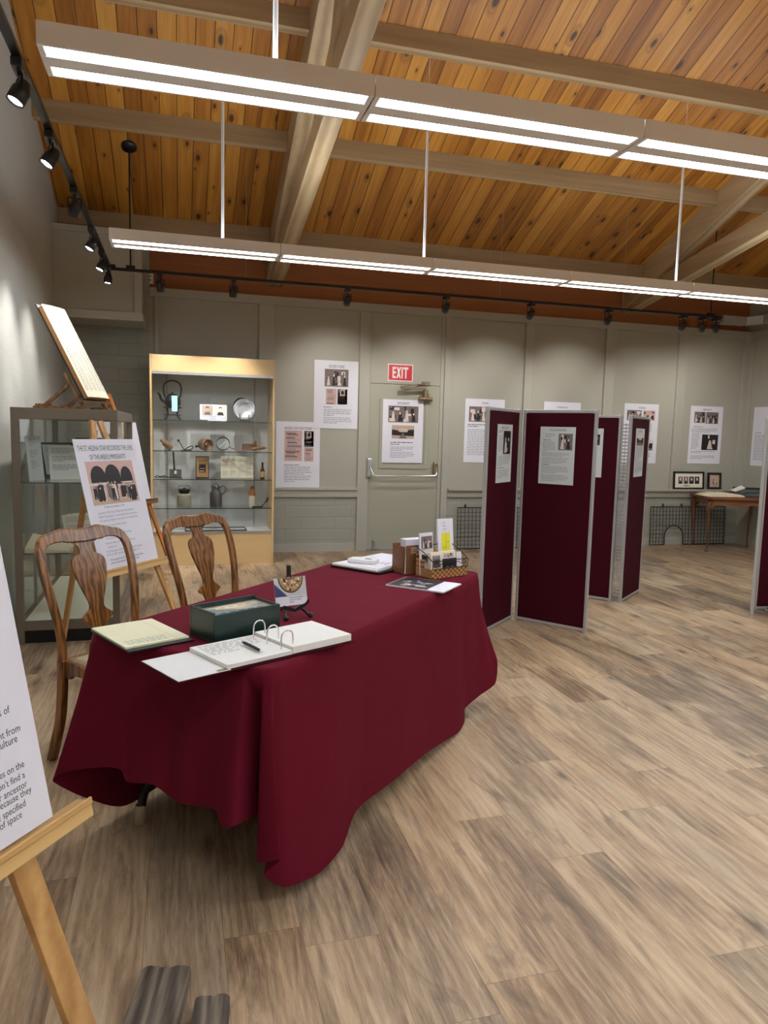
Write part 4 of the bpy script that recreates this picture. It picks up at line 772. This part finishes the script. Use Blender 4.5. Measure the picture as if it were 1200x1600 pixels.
# ---------------------------------------------------------------- things on the table
ZC=.7535
def slab(name,pts,z0,th,mats,label,cat,extra=None,group=None,bev=.001):
    """four world corners: tl,tr,br,bl as seen; local x along bl->br"""
    P=[Vector((p[0],p[1],0)) for p in pts]; o=P[3]; x=(P[2]-P[3]); y=(P[0]-P[3]); w_=x.length; h_=y.length
    M=TM((o.x,o.y,z0),x,Vector((0,0,1)).cross(x.normalized())); b=MB(); b.box((0,0,0),(w_,h_,th),0)
    if extra: extra(b,w_,h_,th+.0006)
    return tag(b.build(name,mats,M=M),label,cat,group),M,w_,h_
# legal pad on dark clipboard
A_=[Vector(p) for p in ((-.289,2.584),(-.102,2.686),(.034,2.435),(-.152,2.309))]
xl=(A_[2]-A_[1]); # long side
M=TM((A_[0].x,A_[0].y,ZC),(-.137*0+.137,-.275,0),(.83,.44,0)); M=TM((A_[0].x,A_[0].y,ZC),(A_[3]-A_[0]).to_3d(),(A_[1]-A_[0]).to_3d(),(0,0,1))
# orthonormalise: x along A0->A3 (.305), y across
xv=(A_[3]-A_[0]).to_3d().normalized(); yv=Vector((0,0,1)).cross(xv)
M=TM((A_[0].x,A_[0].y,ZC),xv,yv)
t=thing('legal_pad','yellow legal pad on a black folder at the near left of the tablecloth','notepad',M=M)
MB().box((-.002,-.002,0),(.312,.218,.005)).build('backing','black',t)
b=MB(); b.box((0,0,.0052),(.283,.214,.011),0)
for k_ in range(26): b.rect(.012+k_*.0101,.004,.0008,.206,.0114,1)
b.rect(.0,.17,.28,.0008,.0115,2); rg=random.Random(3)
for k_ in range(4):
    y_=.02
    while y_<.15: L_=rg.uniform(.006,.02); b.rect(.22+k_*.014,y_,.0035,L_,.0116,3); y_+=L_+.006
b.build('pages',['yellowp','blab','red','inkg'],t)
# visitor binder
A0=Vector((-.1,2.211,0)); xv=(Vector((.557,2.272+.03,0))-Vector((-.005,2.002,0))).normalized(); 
xv=Vector((.88,.455,0)).normalized(); yv=Vector((0,0,1)).cross(xv); O=Vector((-.005,2.000,0))
M=TM((O.x,O.y,ZC),xv,yv)
t=thing('visitor_book','open three-ring guest book with handwriting near the front table corner','guest book',M=M)
W3=.635
MB().box((-.004,-.004,0),(W3,.236,.003)).build('burgundy_cover','felt',t,bevel=.001); MB().box((0,0,.0032),(.165,.229,.0055)).build('inner_board','white',t,bevel=.0008,label='plain white inner board at the left')
b=MB(); b.box((.155,.004,.006),(.385,.226,.018),0)
for k_ in range(12): b.rect(.165,.02+k_*.017,.21,.0006,.0184,1)
rg=random.Random(9)
for k_ in range(7):
    x_=.17
    while x_<.36:
        L_=rg.uniform(.006,.022)
        if k_>1 or x_<.25: b.rect(x_,.125+(k_-1)*.0155+.003,L_,.0028,.0186,2)
        x_+=L_+rg.uniform(.004,.012)
b.build('left_pages',['paperw','inkg','inkb'],t)
b=MB(); b.box((.388,.006,.006),(.625,.222,.028),0)
for k_ in range(12): b.rect(.4,.02+k_*.0165,.215,.0006,.0284,1)
b.build('right_pages',['paperw','inkg'],t)
for k_ in range(3):
    y_=.035+k_*.078; MB().tube(smoothpath([(.365,y_,.012),(.364,y_,.05),(.37,y_,.068),(.3865,y_,.074),(.402,y_,.068),(.408,y_,.05),(.408,y_,.012)],5),.0026,8).build('binder_ring','chrome',t)
MB().box((.125,.002,.0057),(.158,.016,.0062)).build('gold_tab','bronzeh',t)
Mp=TM((.191,2.268,ZC+.0225),(.05,-.113,0),(.113,.05,0))
t=thing('pen','black ballpoint pen lying on the handwritten page','pen',M=Mp)
MB().tube([(0,0,.004),(.02,0,.0045),(.085,0,.0045),(.11,0,.004)],[.0035,.0055,.0055,.0045],10).build('barrel','blackp',t); MB().tube([(.11,0,.004),(.122,0,.004)],[.0042,.0012],8).build('tip','chrome',t)
# green box
M=TM((.106,2.351,ZC),(.85,.5,0),(-.5,.85,0)); M=TM((.108,2.352,ZC),Vector((.343-.106,2.49-.351-2.0+.0,0)).normalized() if False else Vector((.87,.49,0)),Vector((-.49,.87,0)))
t=thing('storage_box','dark green lacquered wooden box with a sliding clear lid on the tablecloth','box',M=M); wx,wy,hz=.262,.155,.10
b=MB(); b.box((0,0,0),(wx,wy,.006)); b.box((0,0,.006),(wx,.008,hz-.006)); b.box((0,wy-.008,.006),(wx,wy,hz)); b.box((0,.008,.006),(.008,wy-.008,hz)); b.box((wx-.008,.008,.006),(wx,wy-.008,hz-.006)); b.build('box_body','greenb',t,bevel=.0015)
b=MB(); b.box((.009,.010,.0065),(wx-.009,wy-.010,hz-.0155),0); b.rect(.03,.02,.21,.045,hz-.015,1); b.rect(.03,.085,.21,.042,hz-.015,1)
for k_ in range(5): b.rect(.045+k_*.037,.035,.026,.012,hz-.0146,2); b.rect(.05+k_*.035,.1,.02,.01,hz-.0146,2)
b.build('leaflet_stack',['labelt','labelb','inkb'],t); MB().box((.0085,.0085,hz-.012),(wx-.0085,wy-.0085,hz-.010)).build('clear_lid','glass',t)
# card on mini easel
M=TM((.37,2.60,ZC),(.92,.18,0),(-.18,.92,0)); M=Matrix.Translation((.405,2.66,ZC))@Matrix.Rotation(R(18),4,'Z')
t=thing('miniature_easel','small ornate black plastic easel behind the green box','easel',M=M)
b=MB(); b.tube(smoothpath([(-.045,-.04,.004),(-.04,-.02,.02),(-.03,.0,.04),(-.005,.03,.15)]),.006,8); b.tube(smoothpath([(.055,-.045,.004),(.045,-.02,.02),(.035,.0,.04),(.005,.03,.15)]),.006,8); b.sph((.055,-.045,.010),.010); b.sph((-.045,-.045,.010),.010); b.tube([(0,.03,.15),(0,.032,.19)],.009,10); b.tube([(0,.03,.14),(0,.09,.004)],.005,8); b.build('stand_frame','blackp',t)
b=MB(); b.prism([(-.05,.018),(-.045,.03),(-.02,.022),(0,.012),(.02,.022),(.045,.03),(.06,.045),(.062,.03),(.05,.02),(.04,.015),(.02,.006),(0,.0),(-.02,.006),(-.04,.012)],-.004,.004,0,TM((0,-.018,.022),(1,0,0),(0,0,1))); b.build('ledge','blackp',t)
Mc=M@Matrix.Translation((-.075,-.020,.048))@Matrix.Rotation(R(76),4,'X')
b=MB(); b.box((0,0,0),(.13,.105,.001),0); b.rect(0,.035,.13,.07,.0013,3); b.poly([(0,.035),(.05,.035),(0,.085)],.0016,6)
pts=[(.068+.052*math.cos(q*PI/12+PI),.1045+.058*math.sin(q*PI/12+PI)) for q in range(13)]; b.poly(pts,.0016,2); pts=[(.068+.048*math.cos(q*PI/12+PI),.1045+.053*math.sin(q*PI/12+PI)) for q in range(13)]; b.poly(pts,.0019,5); rg=random.Random(5)
for k_ in range(46):
    an=rg.uniform(PI*1.03,PI*1.97); ra=rg.random()**.5; cx_=.068+.041*ra*math.cos(an); cy_=.1035+.046*ra*math.sin(an); b.ell(cx_,min(cy_,.1),.0045,.0045,.0021+k_*.00001,rg.choice((1,2,8,8,4,5)),n=7)
lines(b,.055,.03,.06,3,.008,3); tag(b.build('recipe_card',['paper','blab','bottle','alum','brownst','kraft','inkb','inkg','doc'],M=Mc),'small card with a round seafood dish photo on the miniature black easel','card')
# far-end items
def obj_on(label,cat,name,tl,bl,br,z0,th,mats,extra=None):
    bl=Vector((*bl,0));br=Vector((*br,0)); x=(br-bl); w_=x.length; xn=x.normalized(); yn=Vector((0,0,1)).cross(xn); h_=(Vector((*tl,0))-bl).dot(yn); M=TM((bl.x,bl.y,z0),xn,yn); b=MB(); b.box((0,0,0),(w_,h_,th),0)
    if extra: extra(b,w_,h_,th+.0005)
    return tag(b.build(name,mats,M=M,bevel=.0012),label,cat)
obj_on('large dark-edged album lying at the far back of the table, topmost of two','album','photo_album',(.985,3.97),(.755,3.62),(.93,3.395),ZC+.011,.010,['paperw','black'])
obj_on('white sheet stack under the dark-edged album','sheets','paper_stack',(.975,3.985),(.748,3.625),(.94,3.38),ZC,.010,['black','black'])
b=MB(); b.box((0,0,0),(.27,.40,.003),0); photo(b,.16,.12,.07,.12,'sepia_people',5); tag(b.build('album_cover',PM,M=TM((.775,3.62,ZC+.0215),(.62,-.78,0),(.78,.62,0))),'white album page with a sepia photo at the back of the table','album page')
b=MB(); b.box((0,0,0),(.15,.075,.022),0); b.rect(.085,.025,.035,.022,.0226,1); tag(b.build('small_white_box',['white','pdark'],M=TM((.83,3.60,ZC+.0253),(.90,-.42+.0,0) if False else (.80,-.60,0),(.60,.80,0)),bevel=.006),'small white rounded box lying on the album','box')
def mag(b,w_,h_,z): 
    b.rect(.004,.004,w_*.72,h_-.008,z,1); photo(b,.02,.02,w_*.55,h_*.8,'dark_people',8); b.rect(w_*.3,h_*.45,w_*.12,h_*.3,z+.004,6)
Mg=TM((.905,3.135,ZC),(.73,-.68,0),(.68,.73,0)); b=MB(); b.box((0,0,0),(.285,.215,.006),0); b.rect(.003,.003,.20,.209,.0064,2)
rg=random.Random(6)
for k_ in range(24): x_=rg.uniform(.01,.16); y_=rg.uniform(.01,.17); b.rect(x_,y_,rg.uniform(.01,.04),rg.uniform(.008,.03),.0068+k_*.00002,rg.choice((2,2,3,7,8,4)))
for k_ in range(5): b.ell(rg.uniform(.05,.15),rg.uniform(.08,.18),.012,.01,.0074,9)
lines(b,.215,.17,.055,4,.012,2); tag(b.build('magazine',PM+['inkb'],M=Mg),'dark photographic magazine lying flat in front of the basket','magazine')
# leather binder box
Mf=Matrix.Translation((1.06,3.36,ZC))@Matrix.Rotation(R(15),4,'Z')
t=thing('leather_folder','tooled brown leather magazine holder standing beside the basket','holder',M=Mf)
b=MB(); b.box((0,0,0),(.005,.11,.14)); b.box((.0,0,0),(.10,.11,.006)); b.box((.014,0,0),(.15,.006,.145)); b.box((.145,0,0),(.15,.11,.145)); b.box((0,.104,0),(.15,.11,.145)); b.box((0,0,.0),(.006,.006,.14)); b.build('leather_shell','leather',t,bevel=.002)
b=MB()
for i in range(14):
    for j in range(3): b.box((.042+i*.0075,-.0012,.105+j*.011),(.0455+i*.0075,.0,.112+j*.011))
b.build('lacing','bookp',t)
b=MB(); b.box((.022,.02,.008),(.14,.07,.172),0); b.build('papers','paper',t)
b=MB(); b.add([(.006,.002,.0065),(.013,.002,.0065),(.0125,.002,.115),(.006,.09,.0065),(.013,.09,.0065),(.0125,.09,.115)],[(0,1,2),(5,4,3),(0,3,4,1),(1,4,5,2),(2,5,3,0)]); b.build('folded_leaflet','paperw',t)
# basket with brochures
Mb=Matrix.Translation((1.165,3.235,ZC))@Matrix.Rotation(R(22),4,'Z')
t=thing('brochure_basket','woven basket with black scrolled wire rim at the far right table corner','basket',M=Mb)
bw,bd=.232,.125
b=MB(); b.box((0,0,0),(bw,bd,.004)); b.box((0,0,.004),(bw,.005,.045)); b.box((0,.005,.004),(.005,bd,.045)); b.box((bw-.005,.005,.004),(bw,bd,.045)); b.box((0,bd-.005,.004),(bw,bd,.12)); b.box((0,bd*.5,.045),(.005,bd,.085)); b.build('woven_tray','weave',t,bevel=.001)
b=MB(); fr=[(0,-.002,.045),(0,-.002,.085),(bw,-.002,.085),(bw,-.002,.045)]
b.tube(fr,.0025,6); b.tube([(0,.0,.085),(0,bd*.5,.12),(0,bd,.145),(bw,bd,.145),(bw,bd*.5,.12),(bw,0,.085)],.0025,6); b.tube([(0,-.002,.047),(bw,-.002,.047)],.0025,6)
def spiral(b,cx_,cz_,r_,s_,y_=-.002):
    b.tube([(cx_+s_*r_*(1-k_/26)*math.cos(k_*.55),y_,cz_+r_*(1-k_/26)*math.sin(k_*.55)) for k_ in range(24)],.0018,5)
for cx_,s_ in ((.024,1),(bw-.024,-1),(.095,1),(bw-.095,-1)): spiral(b,cx_,.066,.017,s_)
spiral(b,bw-.02,.13,.016,1,bd-.0); b.tube(smoothpath([(.04,-.002,.06),(.07,-.002,.075),(.1,-.002,.06)]),.0018,5); b.tube(smoothpath([(bw-.04,-.002,.06),(bw-.07,-.002,.075),(bw-.1,-.002,.06)]),.0018,5); b.build('wire_rim','wire',t)
def leaf(x,y,z,w_,h_,lean,mats,label,extra,rz=0,th=.008):
    M=Mb@Matrix.Translation((x,y,z))@Matrix.Rotation(rz,4,'Z')@Matrix.Rotation(R(90)-lean,4,'X'); b=MB(); b.box((0,0,-th),(w_,h_,0),0); extra(b,w_,h_); return tag(b.build('brochure',mats,M=M),label,'brochure')
def ymap(b,w_,h_):
    b.rect(w_*.22,h_*.05,w_*.56,h_*.68,.0006,9); rg=random.Random(1)
    b.rect(w_*.5,h_*.05,.0012,h_*.66,.001,1); [b.rect(w_*q,h_*p,w_*.24,.0012,.001,1) for q,p in ((.26,.45),(.5,.55),(.26,.2),(.5,.22))]
    lines(b,w_*.3,h_*.93,w_*.4,1,h_*.03,1); lines(b,w_*.32,h_*.87,w_*.36,1,h_*.03,2); lines(b,w_*.32,h_*.81,w_*.36,1,h_*.03,3)
leaf(.142,.108,.006,.098,.265,R(6),PM+['yellow'],'tall white brochure with a yellow map, tallest in the basket',ymap,R(-4),.012)
def twop(b,w_,h_): photo(b,w_*.12,h_*.62,w_*.82,h_*.3,'bw_people',3); photo(b,w_*.12,h_*.3,w_*.82,h_*.28,'bw_street',4)
leaf(-.000,.085,.006,.092,.205,R(5),PM,'white brochure with two stacked black and white photos at the basket left',twop,R(4),.006)
def cr1(b,w_,h_):
    photo(b,.01,h_*.35,.05,h_*.5,'bw_notice',5); photo(b,w_*.5,h_*.45,w_*.4,h_*.45,'sepia_people',6)
leaf(.03,.035,.006,.17,.115,R(8),['cream']+PM[1:],'cream printed programme filling the front of the basket',cr1,R(2),.02)
def dk(b,w_,h_): b.rect(.003,.003,w_-.006,h_-.006,.0006,2); b.ell(w_*.35,h_*.4,.014,.014,.001,3); b.ell(w_*.68,h_*.4,.014,.014,.001,3)
leaf(.075,.011,.006,.1,.088,R(4),PM,'dark photo card behind the wire scrolls of the basket',dk,0,.003)
def wc(b,w_,h_): lines(b,w_*.25,h_*.75,w_*.5,2,h_*.06,1)
leaf(.186,.018,.006,.035,.11,R(8),PM,'narrow white slip at the right end of the basket',wc,R(5),.003)
# ---------------------------------------------------------------- chairs
def sweep2(b,path,ws,th,vfun,m=0):
    """ribbon in (u,z) plane with widths ws, thickness th along v"""
    P=[Vector(p) for p in path]; n=len(P); vs=[]
    for i in range(n):
        d_=(P[min(i+1,n-1)]-P[max(i-1,0)]).normalized(); nrm=Vector((-d_.y,d_.x)); A=P[i]+nrm*ws[i]/2; B=P[i]-nrm*ws[i]/2
        for q,s_ in ((A,-1),(A,1),(B,1),(B,-1)): vs.append((q.x,vfun(q.y)+s_*th/2,q.y))
    fs=[]
    for i in range(n-1):
        for k in range(4): fs.append((i*4+k,i*4+(k+1)%4,i*4+4+(k+1)%4,i*4+4+k))
    fs+= [(3,2,1,0),(n*4-4,n*4-3,n*4-2,n*4-1)]
    b.add(vs,fs,m,None,False)
def chair(label):
    t=thing('dining_chair',label,'chair',group='carved oak chairs at the table')
    vf=lambda z:-.135*max(0,(z-.47)/.53)**1.15+.02*math.sin(max(0,(z-.47)/.53)*PI)
    half=[(-.193,.45),(-.190,.52),(-.196,.60),(-.210,.70),(-.221,.80),(-.222,.87),(-.214,.92),(-.190,.951),(-.150,.962),(-.11,.968),(-.085,.968),(-.04,.964),(0,.962)]
    wsd=[.036,.034,.033,.034,.036,.036,.038,.044,.042,.052,.062,.056,.056]
    def dens(P,W,n=5):
        pp=smoothpath([(*p,0) for p in P],n); wp=smoothpath([(w_,0,0) for w_ in W],n); return [(q.x,q.y) for q in pp],[q.x for q in wp]
    pp,wp=dens(half,wsd); full=pp+[(-x,z) for x,z in reversed(pp[:-1])]; fw=wp+list(reversed(wp[:-1]))
    b=MB(); sweep2(b,full,fw,.026,vf); b.build('back_frame','oak',t,bevel=.006,seg=3)
    prof=[(.50,.05),(.53,.032),(.555,.034),(.585,.048),(.60,.072),(.612,.078),(.625,.062),(.645,.038),(.67,.036),(.72,.055),(.78,.076),(.83,.085),(.858,.080),(.872,.066),(.882,.042),(.90,.035),(.92,.04),(.935,.065),(.945,.10),(.955,.12)]
    pz=smoothpath([(w_,z,0) for z,w_ in prof],4); vs=[];fs=[]
    for q in pz:
        z=q.y
        for u_,s_ in ((-q.x,-1),(q.x,-1),(q.x,1),(-q.x,1)): vs.append((u_,vf(z)-.004+s_*.007,z))
    n_=len(pz)
    for i in range(n_-1):
        for k in range(4): fs.append((i*4+k,i*4+(k+1)%4,i*4+4+(k+1)%4,i*4+4+k))
    fs+=[(3,2,1,0),(n_*4-4,n_*4-3,n_*4-2,n_*4-1)]
    MB().add(vs,fs).build('splat','oak',t,bevel=.003)
    for s_ in (-1,1):
        b=MB(); P=smoothpath([(s_*.195,-.085,0),(s_*.195,-.06,.07),(s_*.193,-.02,.2),(s_*.192,-.004,.33),(s_*.192,0,.46)],5)
        for i in range(len(P)-1):
            pass
        vs=[];fs=[]
        for q in P:
            for dx,dy in ((-1,-1),(1,-1),(1,1),(-1,1)): vs.append((q.x+dx*.016,q.y+dy*.019,q.z))
        n_=len(P)
        for i in range(n_-1):
            for k in range(4): fs.append((i*4+k,i*4+(k+1)%4,i*4+4+(k+1)%4,i*4+4+k))
        fs+=[(3,2,1,0),(n_*4-4,n_*4-3,n_*4-2,n_*4-1)]
        b.add(vs,fs); b.build('leg','oak',t,bevel=.004)
        P=smoothpath([(s_*.225,.40,.40),(s_*.245,.425,.34),(s_*.235,.41,.22),(s_*.225,.40,.1),(s_*.23,.405,.035),(s_*.24,.415,.0)],4); rs=smoothpath([(.03,0,0),(.034,0,0),(.022,0,0),(.014,0,0),(.016,0,0),(.03,0,0)],4); MB().tube(P,[q.x for q in rs],10).build('leg','oak',t)
    # rails with scalloped lower edge
    def rail(p0,p1):
        p0=Vector(p0);p1=Vector(p1);L=(p1-p0).length; T=TM(p0,p1-p0,(0,0,1)); pts=[(0,.07),(L,.07),(L,-.005),(L*.9,-.005),(L*.85,.015),(L*.6,.025),(L*.5,.015),(L*.4,.025),(L*.15,.015),(L*.1,-.005),(0,-.005)]
        MB().prism(pts,-.011,.011,0,T).build('seat_rail','oak',t,bevel=.003)
    rail((-.18,.014,.39),(-.225,.40,.39)); rail((.225,.40,.39),(.18,.014,.39)); rail((-.225,.41,.39),(.225,.41,.39)); rail((.18,.0,.39),(-.18,.0,.39))
    b=MB(); vs=[]; n_=10
    for j in range(n_+1):
        for i in range(n_+1):
            v=j/n_; u=i/n_*2-1; hw=.175+.045*v; z=.462+.03*(1-abs(u)**3)*(1-abs(2*v-1)**3); vs.append((u*hw,.02+v*.375,z))
    fs=[(j*(n_+1)+i,j*(n_+1)+i+1,(j+1)*(n_+1)+i+1,(j+1)*(n_+1)+i) for j in range(n_) for i in range(n_)]
    b.add(vs,fs,0,None,True); b.build('seat_pad','seatf',t,solid=.02)
    MB().box((-.05,-.02,.455),(.05,.012,.505)).build('splat_shoe','oak',t,bevel=.005)
    return t
c1=chair('carved oak splat-back chair at the near left end of the table'); c1.location=(-.337,3.362,0); c1.rotation_euler=(0,0,R(-47.5-90))
def copy_tree(o,parent=None):
    c_=o.copy(); COL.objects.link(c_); c_.parent=parent
    for ch in list(o.children): copy_tree(ch,c_)
    return c_
c2=copy_tree(c1); c2.location=(.162,3.835,0); c2.rotation_euler=(0,0,R(-45-90)); c2['label']='carved oak splat-back chair farther along the table, in front of the wooden case'
# ---------------------------------------------------------------- antique side table, frames, grilles
TT=Matrix.Translation((6.65,7.91,0))@Matrix.Rotation(R(-21),4,'Z')
t=thing('side_table','antique walnut side table with slender curved legs in the far right corner','table',M=TT); TW,TD=.72,.56
for x,y in ((0,0),(TW,0),(0,TD),(TW,TD)):
    sx_=-1 if x==0 else 1; sy_=-1 if y==0 else 1
    P=smoothpath([(x,y,.66),(x+sx_*.03,y+sy_*.03,.6),(x+sx_*.02,y+sy_*.02,.45),(x,y,.25),(x-sx_*.005,y-sy_*.005,.08),(x+sx_*.015,y+sy_*.015,.0)],4); rs=smoothpath([(.03,0,0),(.028,0,0),(.02,0,0),(.014,0,0),(.011,0,0),(.018,0,0)],4); MB().tube(P,[q.x for q in rs],8).build('leg','legw',t)
b=MB()
for (p0,p1) in (((0,0),(TW,0)),((TW,0),(TW,TD)),((TW,TD),(0,TD)),((0,TD),(0,0))):
    L=math.hypot(p1[0]-p0[0],p1[1]-p0[1]); T=TM((p0[0],p0[1],.58),(p1[0]-p0[0],p1[1]-p0[1],0),(0,0,1)); pts=[(0,.11),(L,.11),(L,-.02),(L*.9,.03),(L*.75,.045),(L*.6,.03),(L*.5,.02),(L*.4,.03),(L*.25,.045),(L*.1,.03),(0,-.02)]; b.prism(pts,-.012,.012,0,T)
b.build('apron','walnut',t,bevel=.003)
ol=[(-.07,-.07),(.1,-.05),(TW/2,-.06),(TW-.1,-.05),(TW+.07,-.07),(TW+.05,.1),(TW+.05,TD-.1),(TW+.07,TD+.07),(TW-.1,TD+.05),(.1,TD+.05),(-.07,TD+.07),(-.05,TD-.1),(-.05,.1)]
MB().prism(ol,.69,.718).build('tabletop','walnut',t,bevel=.006)
BT=TT@Matrix.Translation((.13,.0,.7185))@Matrix.Rotation(R(12),4,'Z')
t=thing('open_book','large old open book lying on the antique side table','book',M=BT)
MB().box((-.17,-.02,0),(.34,.36,.006)).build('cover','leather',t)
b=MB(); n_=8
for s_,w_ in ((-1,.17),(1,.17)):
    vs=[];fs=[]
    for i in range(n_+1):
        u=i/n_; z=.008+.05*(1-u)**.5*math.sin(min(1,u*4)*PI/2)+.004
        for v in (-.01,.35): vs.append((.085+s_*u*.245,v,z)); vs.append((.085+s_*u*.245,v,.0065))
    for i in range(n_): a=i*4; fs+= [(a,a+4,a+6,a+2),(a,a+1,a+5,a+4),(a+2,a+6,a+7,a+3)]
    a=n_*4; fs.append((a,a+1,a+3,a+2)); b.add(vs,fs,0,None,True)
b.build('pages','bookp',t)
GT=TT@Matrix.Translation((.62,.27,.7185))
t=thing('old_typewriter','low grey metal machine on the side table behind the open book','machine',M=GT)
MB().box((-.14,-.02,0),(.2,.28,.045)).build('case_base','leadgrey',t,bevel=.01); b=MB(); b.prism([(-.12,.045),(.18,.045),(.16,.085),(-.08,.09)],0,.24,0,TM((0,.25,0),(1,0,0),(0,0,1))); b.build('machine_top','leadgrey',t,bevel=.01); MB().tube([(-.17,.22,.1),(.19,.22,.095)],.014,10).build('roller','blackp',t)
b=MB(); b.add([(0,0,0),(.14,.03,.05),(.10,.09,.08),(-.04,.06,.02)],[(0,1,2,3)]); tag(b.build('loose_sheet','paperw',M=TT@Matrix.Translation((.34,.10,.792)),solid=.001),'thin curled white sheet standing between book and grey machine','sheet')
def framed(x0,x1,z,h,border,label,kind,lean=.04):
    T=TM((x0,YB-.062,z),(1,0,0),(0,lean*.4,h)); w_=x1-x0; t=thing('framed_picture',label,'framed picture',M=T)
    b=MB(); b.box((0,0,-.006),(w_,h,.0),0); 
    if kind==4:
        for i in range(4):
            x=.11*w_+i*.185*w_+.02; b.rect(x,h*.3,w_*.15,h*.42,.0006,2 if i>1 else 3); b.ell(x+w_*.075,h*.57,w_*.028,h*.1,.001,8); b.poly([(x+.01,h*.3),(x+w_*.15-.01,h*.3),(x+w_*.1,h*.45),(x+w_*.05,h*.45)],.001,2)
        b.text('The Members',w_*.5,h*.14,.04,.0006,1,None,'C',.9) if False else lines(b,w_*.34,h*.21,w_*.34,1,.03,5,True)
    else:
        b.rect(w_*.2,h*.1,w_*.6,h*.75,.0006,5); photo(b,w_*.28,h*.2,w_*.44,h*.42,'sepia_people',2)
    b.build('print',['cream' if kind==4 else 'psepia']+PM[1:],t)
    f=MB(); bd=border; f.box((-.004,-.004,-.008),(w_+.004,bd,.012)); f.box((-.004,h-bd,-.008),(w_+.004,h+.004,.012)); f.box((-.004,bd,-.008),(bd,h-bd,.012)); f.box((w_-bd,bd,-.008),(w_+.004,h-bd,.012)); f.build('frame','black' if kind==4 else 'pdark',t,bevel=.002)
framed(6.515,7.0,.779,.235,.018,'wide black framed print with four oval portraits on the chair rail',4)
framed(7.07,7.285,.779,.225,.026,'small dark framed sepia photo on the chair rail beside the wide print',1)
def grille(x0,x1,h,label,hole=None,knobs=()):
    T=TM((x0,YB-.062,0),(1,0,0),(0,.03,h)); w_=x1-x0; t=thing('iron_grille',label,'grille',M=T)
    f=MB(); r_=.008
    if hole:
        a,b_,ht=hole; f.tube([(a,r_,0),(r_,r_,0),(r_,h,0),(w_-r_,h,0),(w_-r_,r_,0),(b_,r_,0)],r_,8); rad=(b_-a)/2; f.tube([(a,r_,0)]+[((a+b_)/2-rad*math.cos(q*PI/12),ht-rad+rad*math.sin(q*PI/12),0) for q in range(13)]+[(b_,r_,0)],r_,8)
    else: f.tube([(r_,r_,0),(r_,h,0),(w_-r_,h,0),(w_-r_,r_,0)],r_,8,closed=True)
    f.build('border','rust',t)
    m_=MB(); s_=.052; x=s_
    while x<w_-.02:
        y0=.01
        if hole and hole[0]<x<hole[1]: rad=(hole[1]-hole[0])/2; y0=hole[2]-rad+math.sqrt(max(0,rad**2-(x-(hole[0]+hole[1])/2)**2))
        m_.box((x-.0025,y0,-.003),(x+.0025,h,.003)); x+=s_
    y=s_
    while y<h-.01:
        segs=[(0,w_)]
        if hole:
            rad=(hole[1]-hole[0])/2
            if y<hole[2]:
                d_=rad if y<hole[2]-rad else math.sqrt(max(0,rad**2-(y-hole[2]+rad)**2)); c_=(hole[0]+hole[1])/2; segs=[(0,c_-d_),(c_+d_,w_)]
        for a,b_ in segs: m_.box((a,y-.0025,-.002),(b_,y+.0025,.004))
        y+=s_
    m_.build('wire_mesh','rust',t)
    for x in knobs: MB().tube([(x,h,0),(x,h+.02,0),(x,h+.03,0),(x,h+.05,0)],[.008,.018,.012,.003],8).box((x-.02,h+.0,-.004),(x+.02,h+.008,.004)).build('finial','rust',t)
grille(6.19,7.42,.53,'wide iron window grille with an arched opening leaning behind the side table',(.235,.535,.27),(.20,.50))
grille(3.37,4.3,.53,'iron window grille leaning on the wall between the door and the burgundy screen',None,(.11,))
# ---------------------------------------------------------------- weathered boards at the bottom
def board(c0,c1,w_,label,seed,z0=0):
    c0=Vector(c0);c1=Vector(c1); d_=(c1-c0); L=d_.length; rg=random.Random(seed); T=TM((c0.x,c0.y,z0),(-d_.normalized().y*-1,-d_.normalized().x,0) if False else Vector((d_.y,-d_.x,0)).normalized(),d_.to_3d().normalized()); h=w_/2
    pts=[(-h,0),(h,0),(h,L-.008),(h-.005,L-.002)]
    for k_ in range(14): pts.append((h-.008-(w_-.02)*k_/13,L+rg.uniform(-.004,.003)+.002*math.sin(k_*.6)))
    pts+=[(-h+.004,L-.004),(-h,L-.012)]
    b=MB(); b.prism(pts,0,.045); return tag(b.build('weathered_board','weather',M=T,bevel=.003),label,'board','grey weathered boards at the bottom edge')
board((-.165,1.25),(-.036,1.845),.125,'grey weathered board lying on the floor, left and longer one at the bottom edge',3)
board((.0,1.2),(.074,1.715),.085,'short grey and tan weathered board lying on the floor, right one at the bottom edge',5)
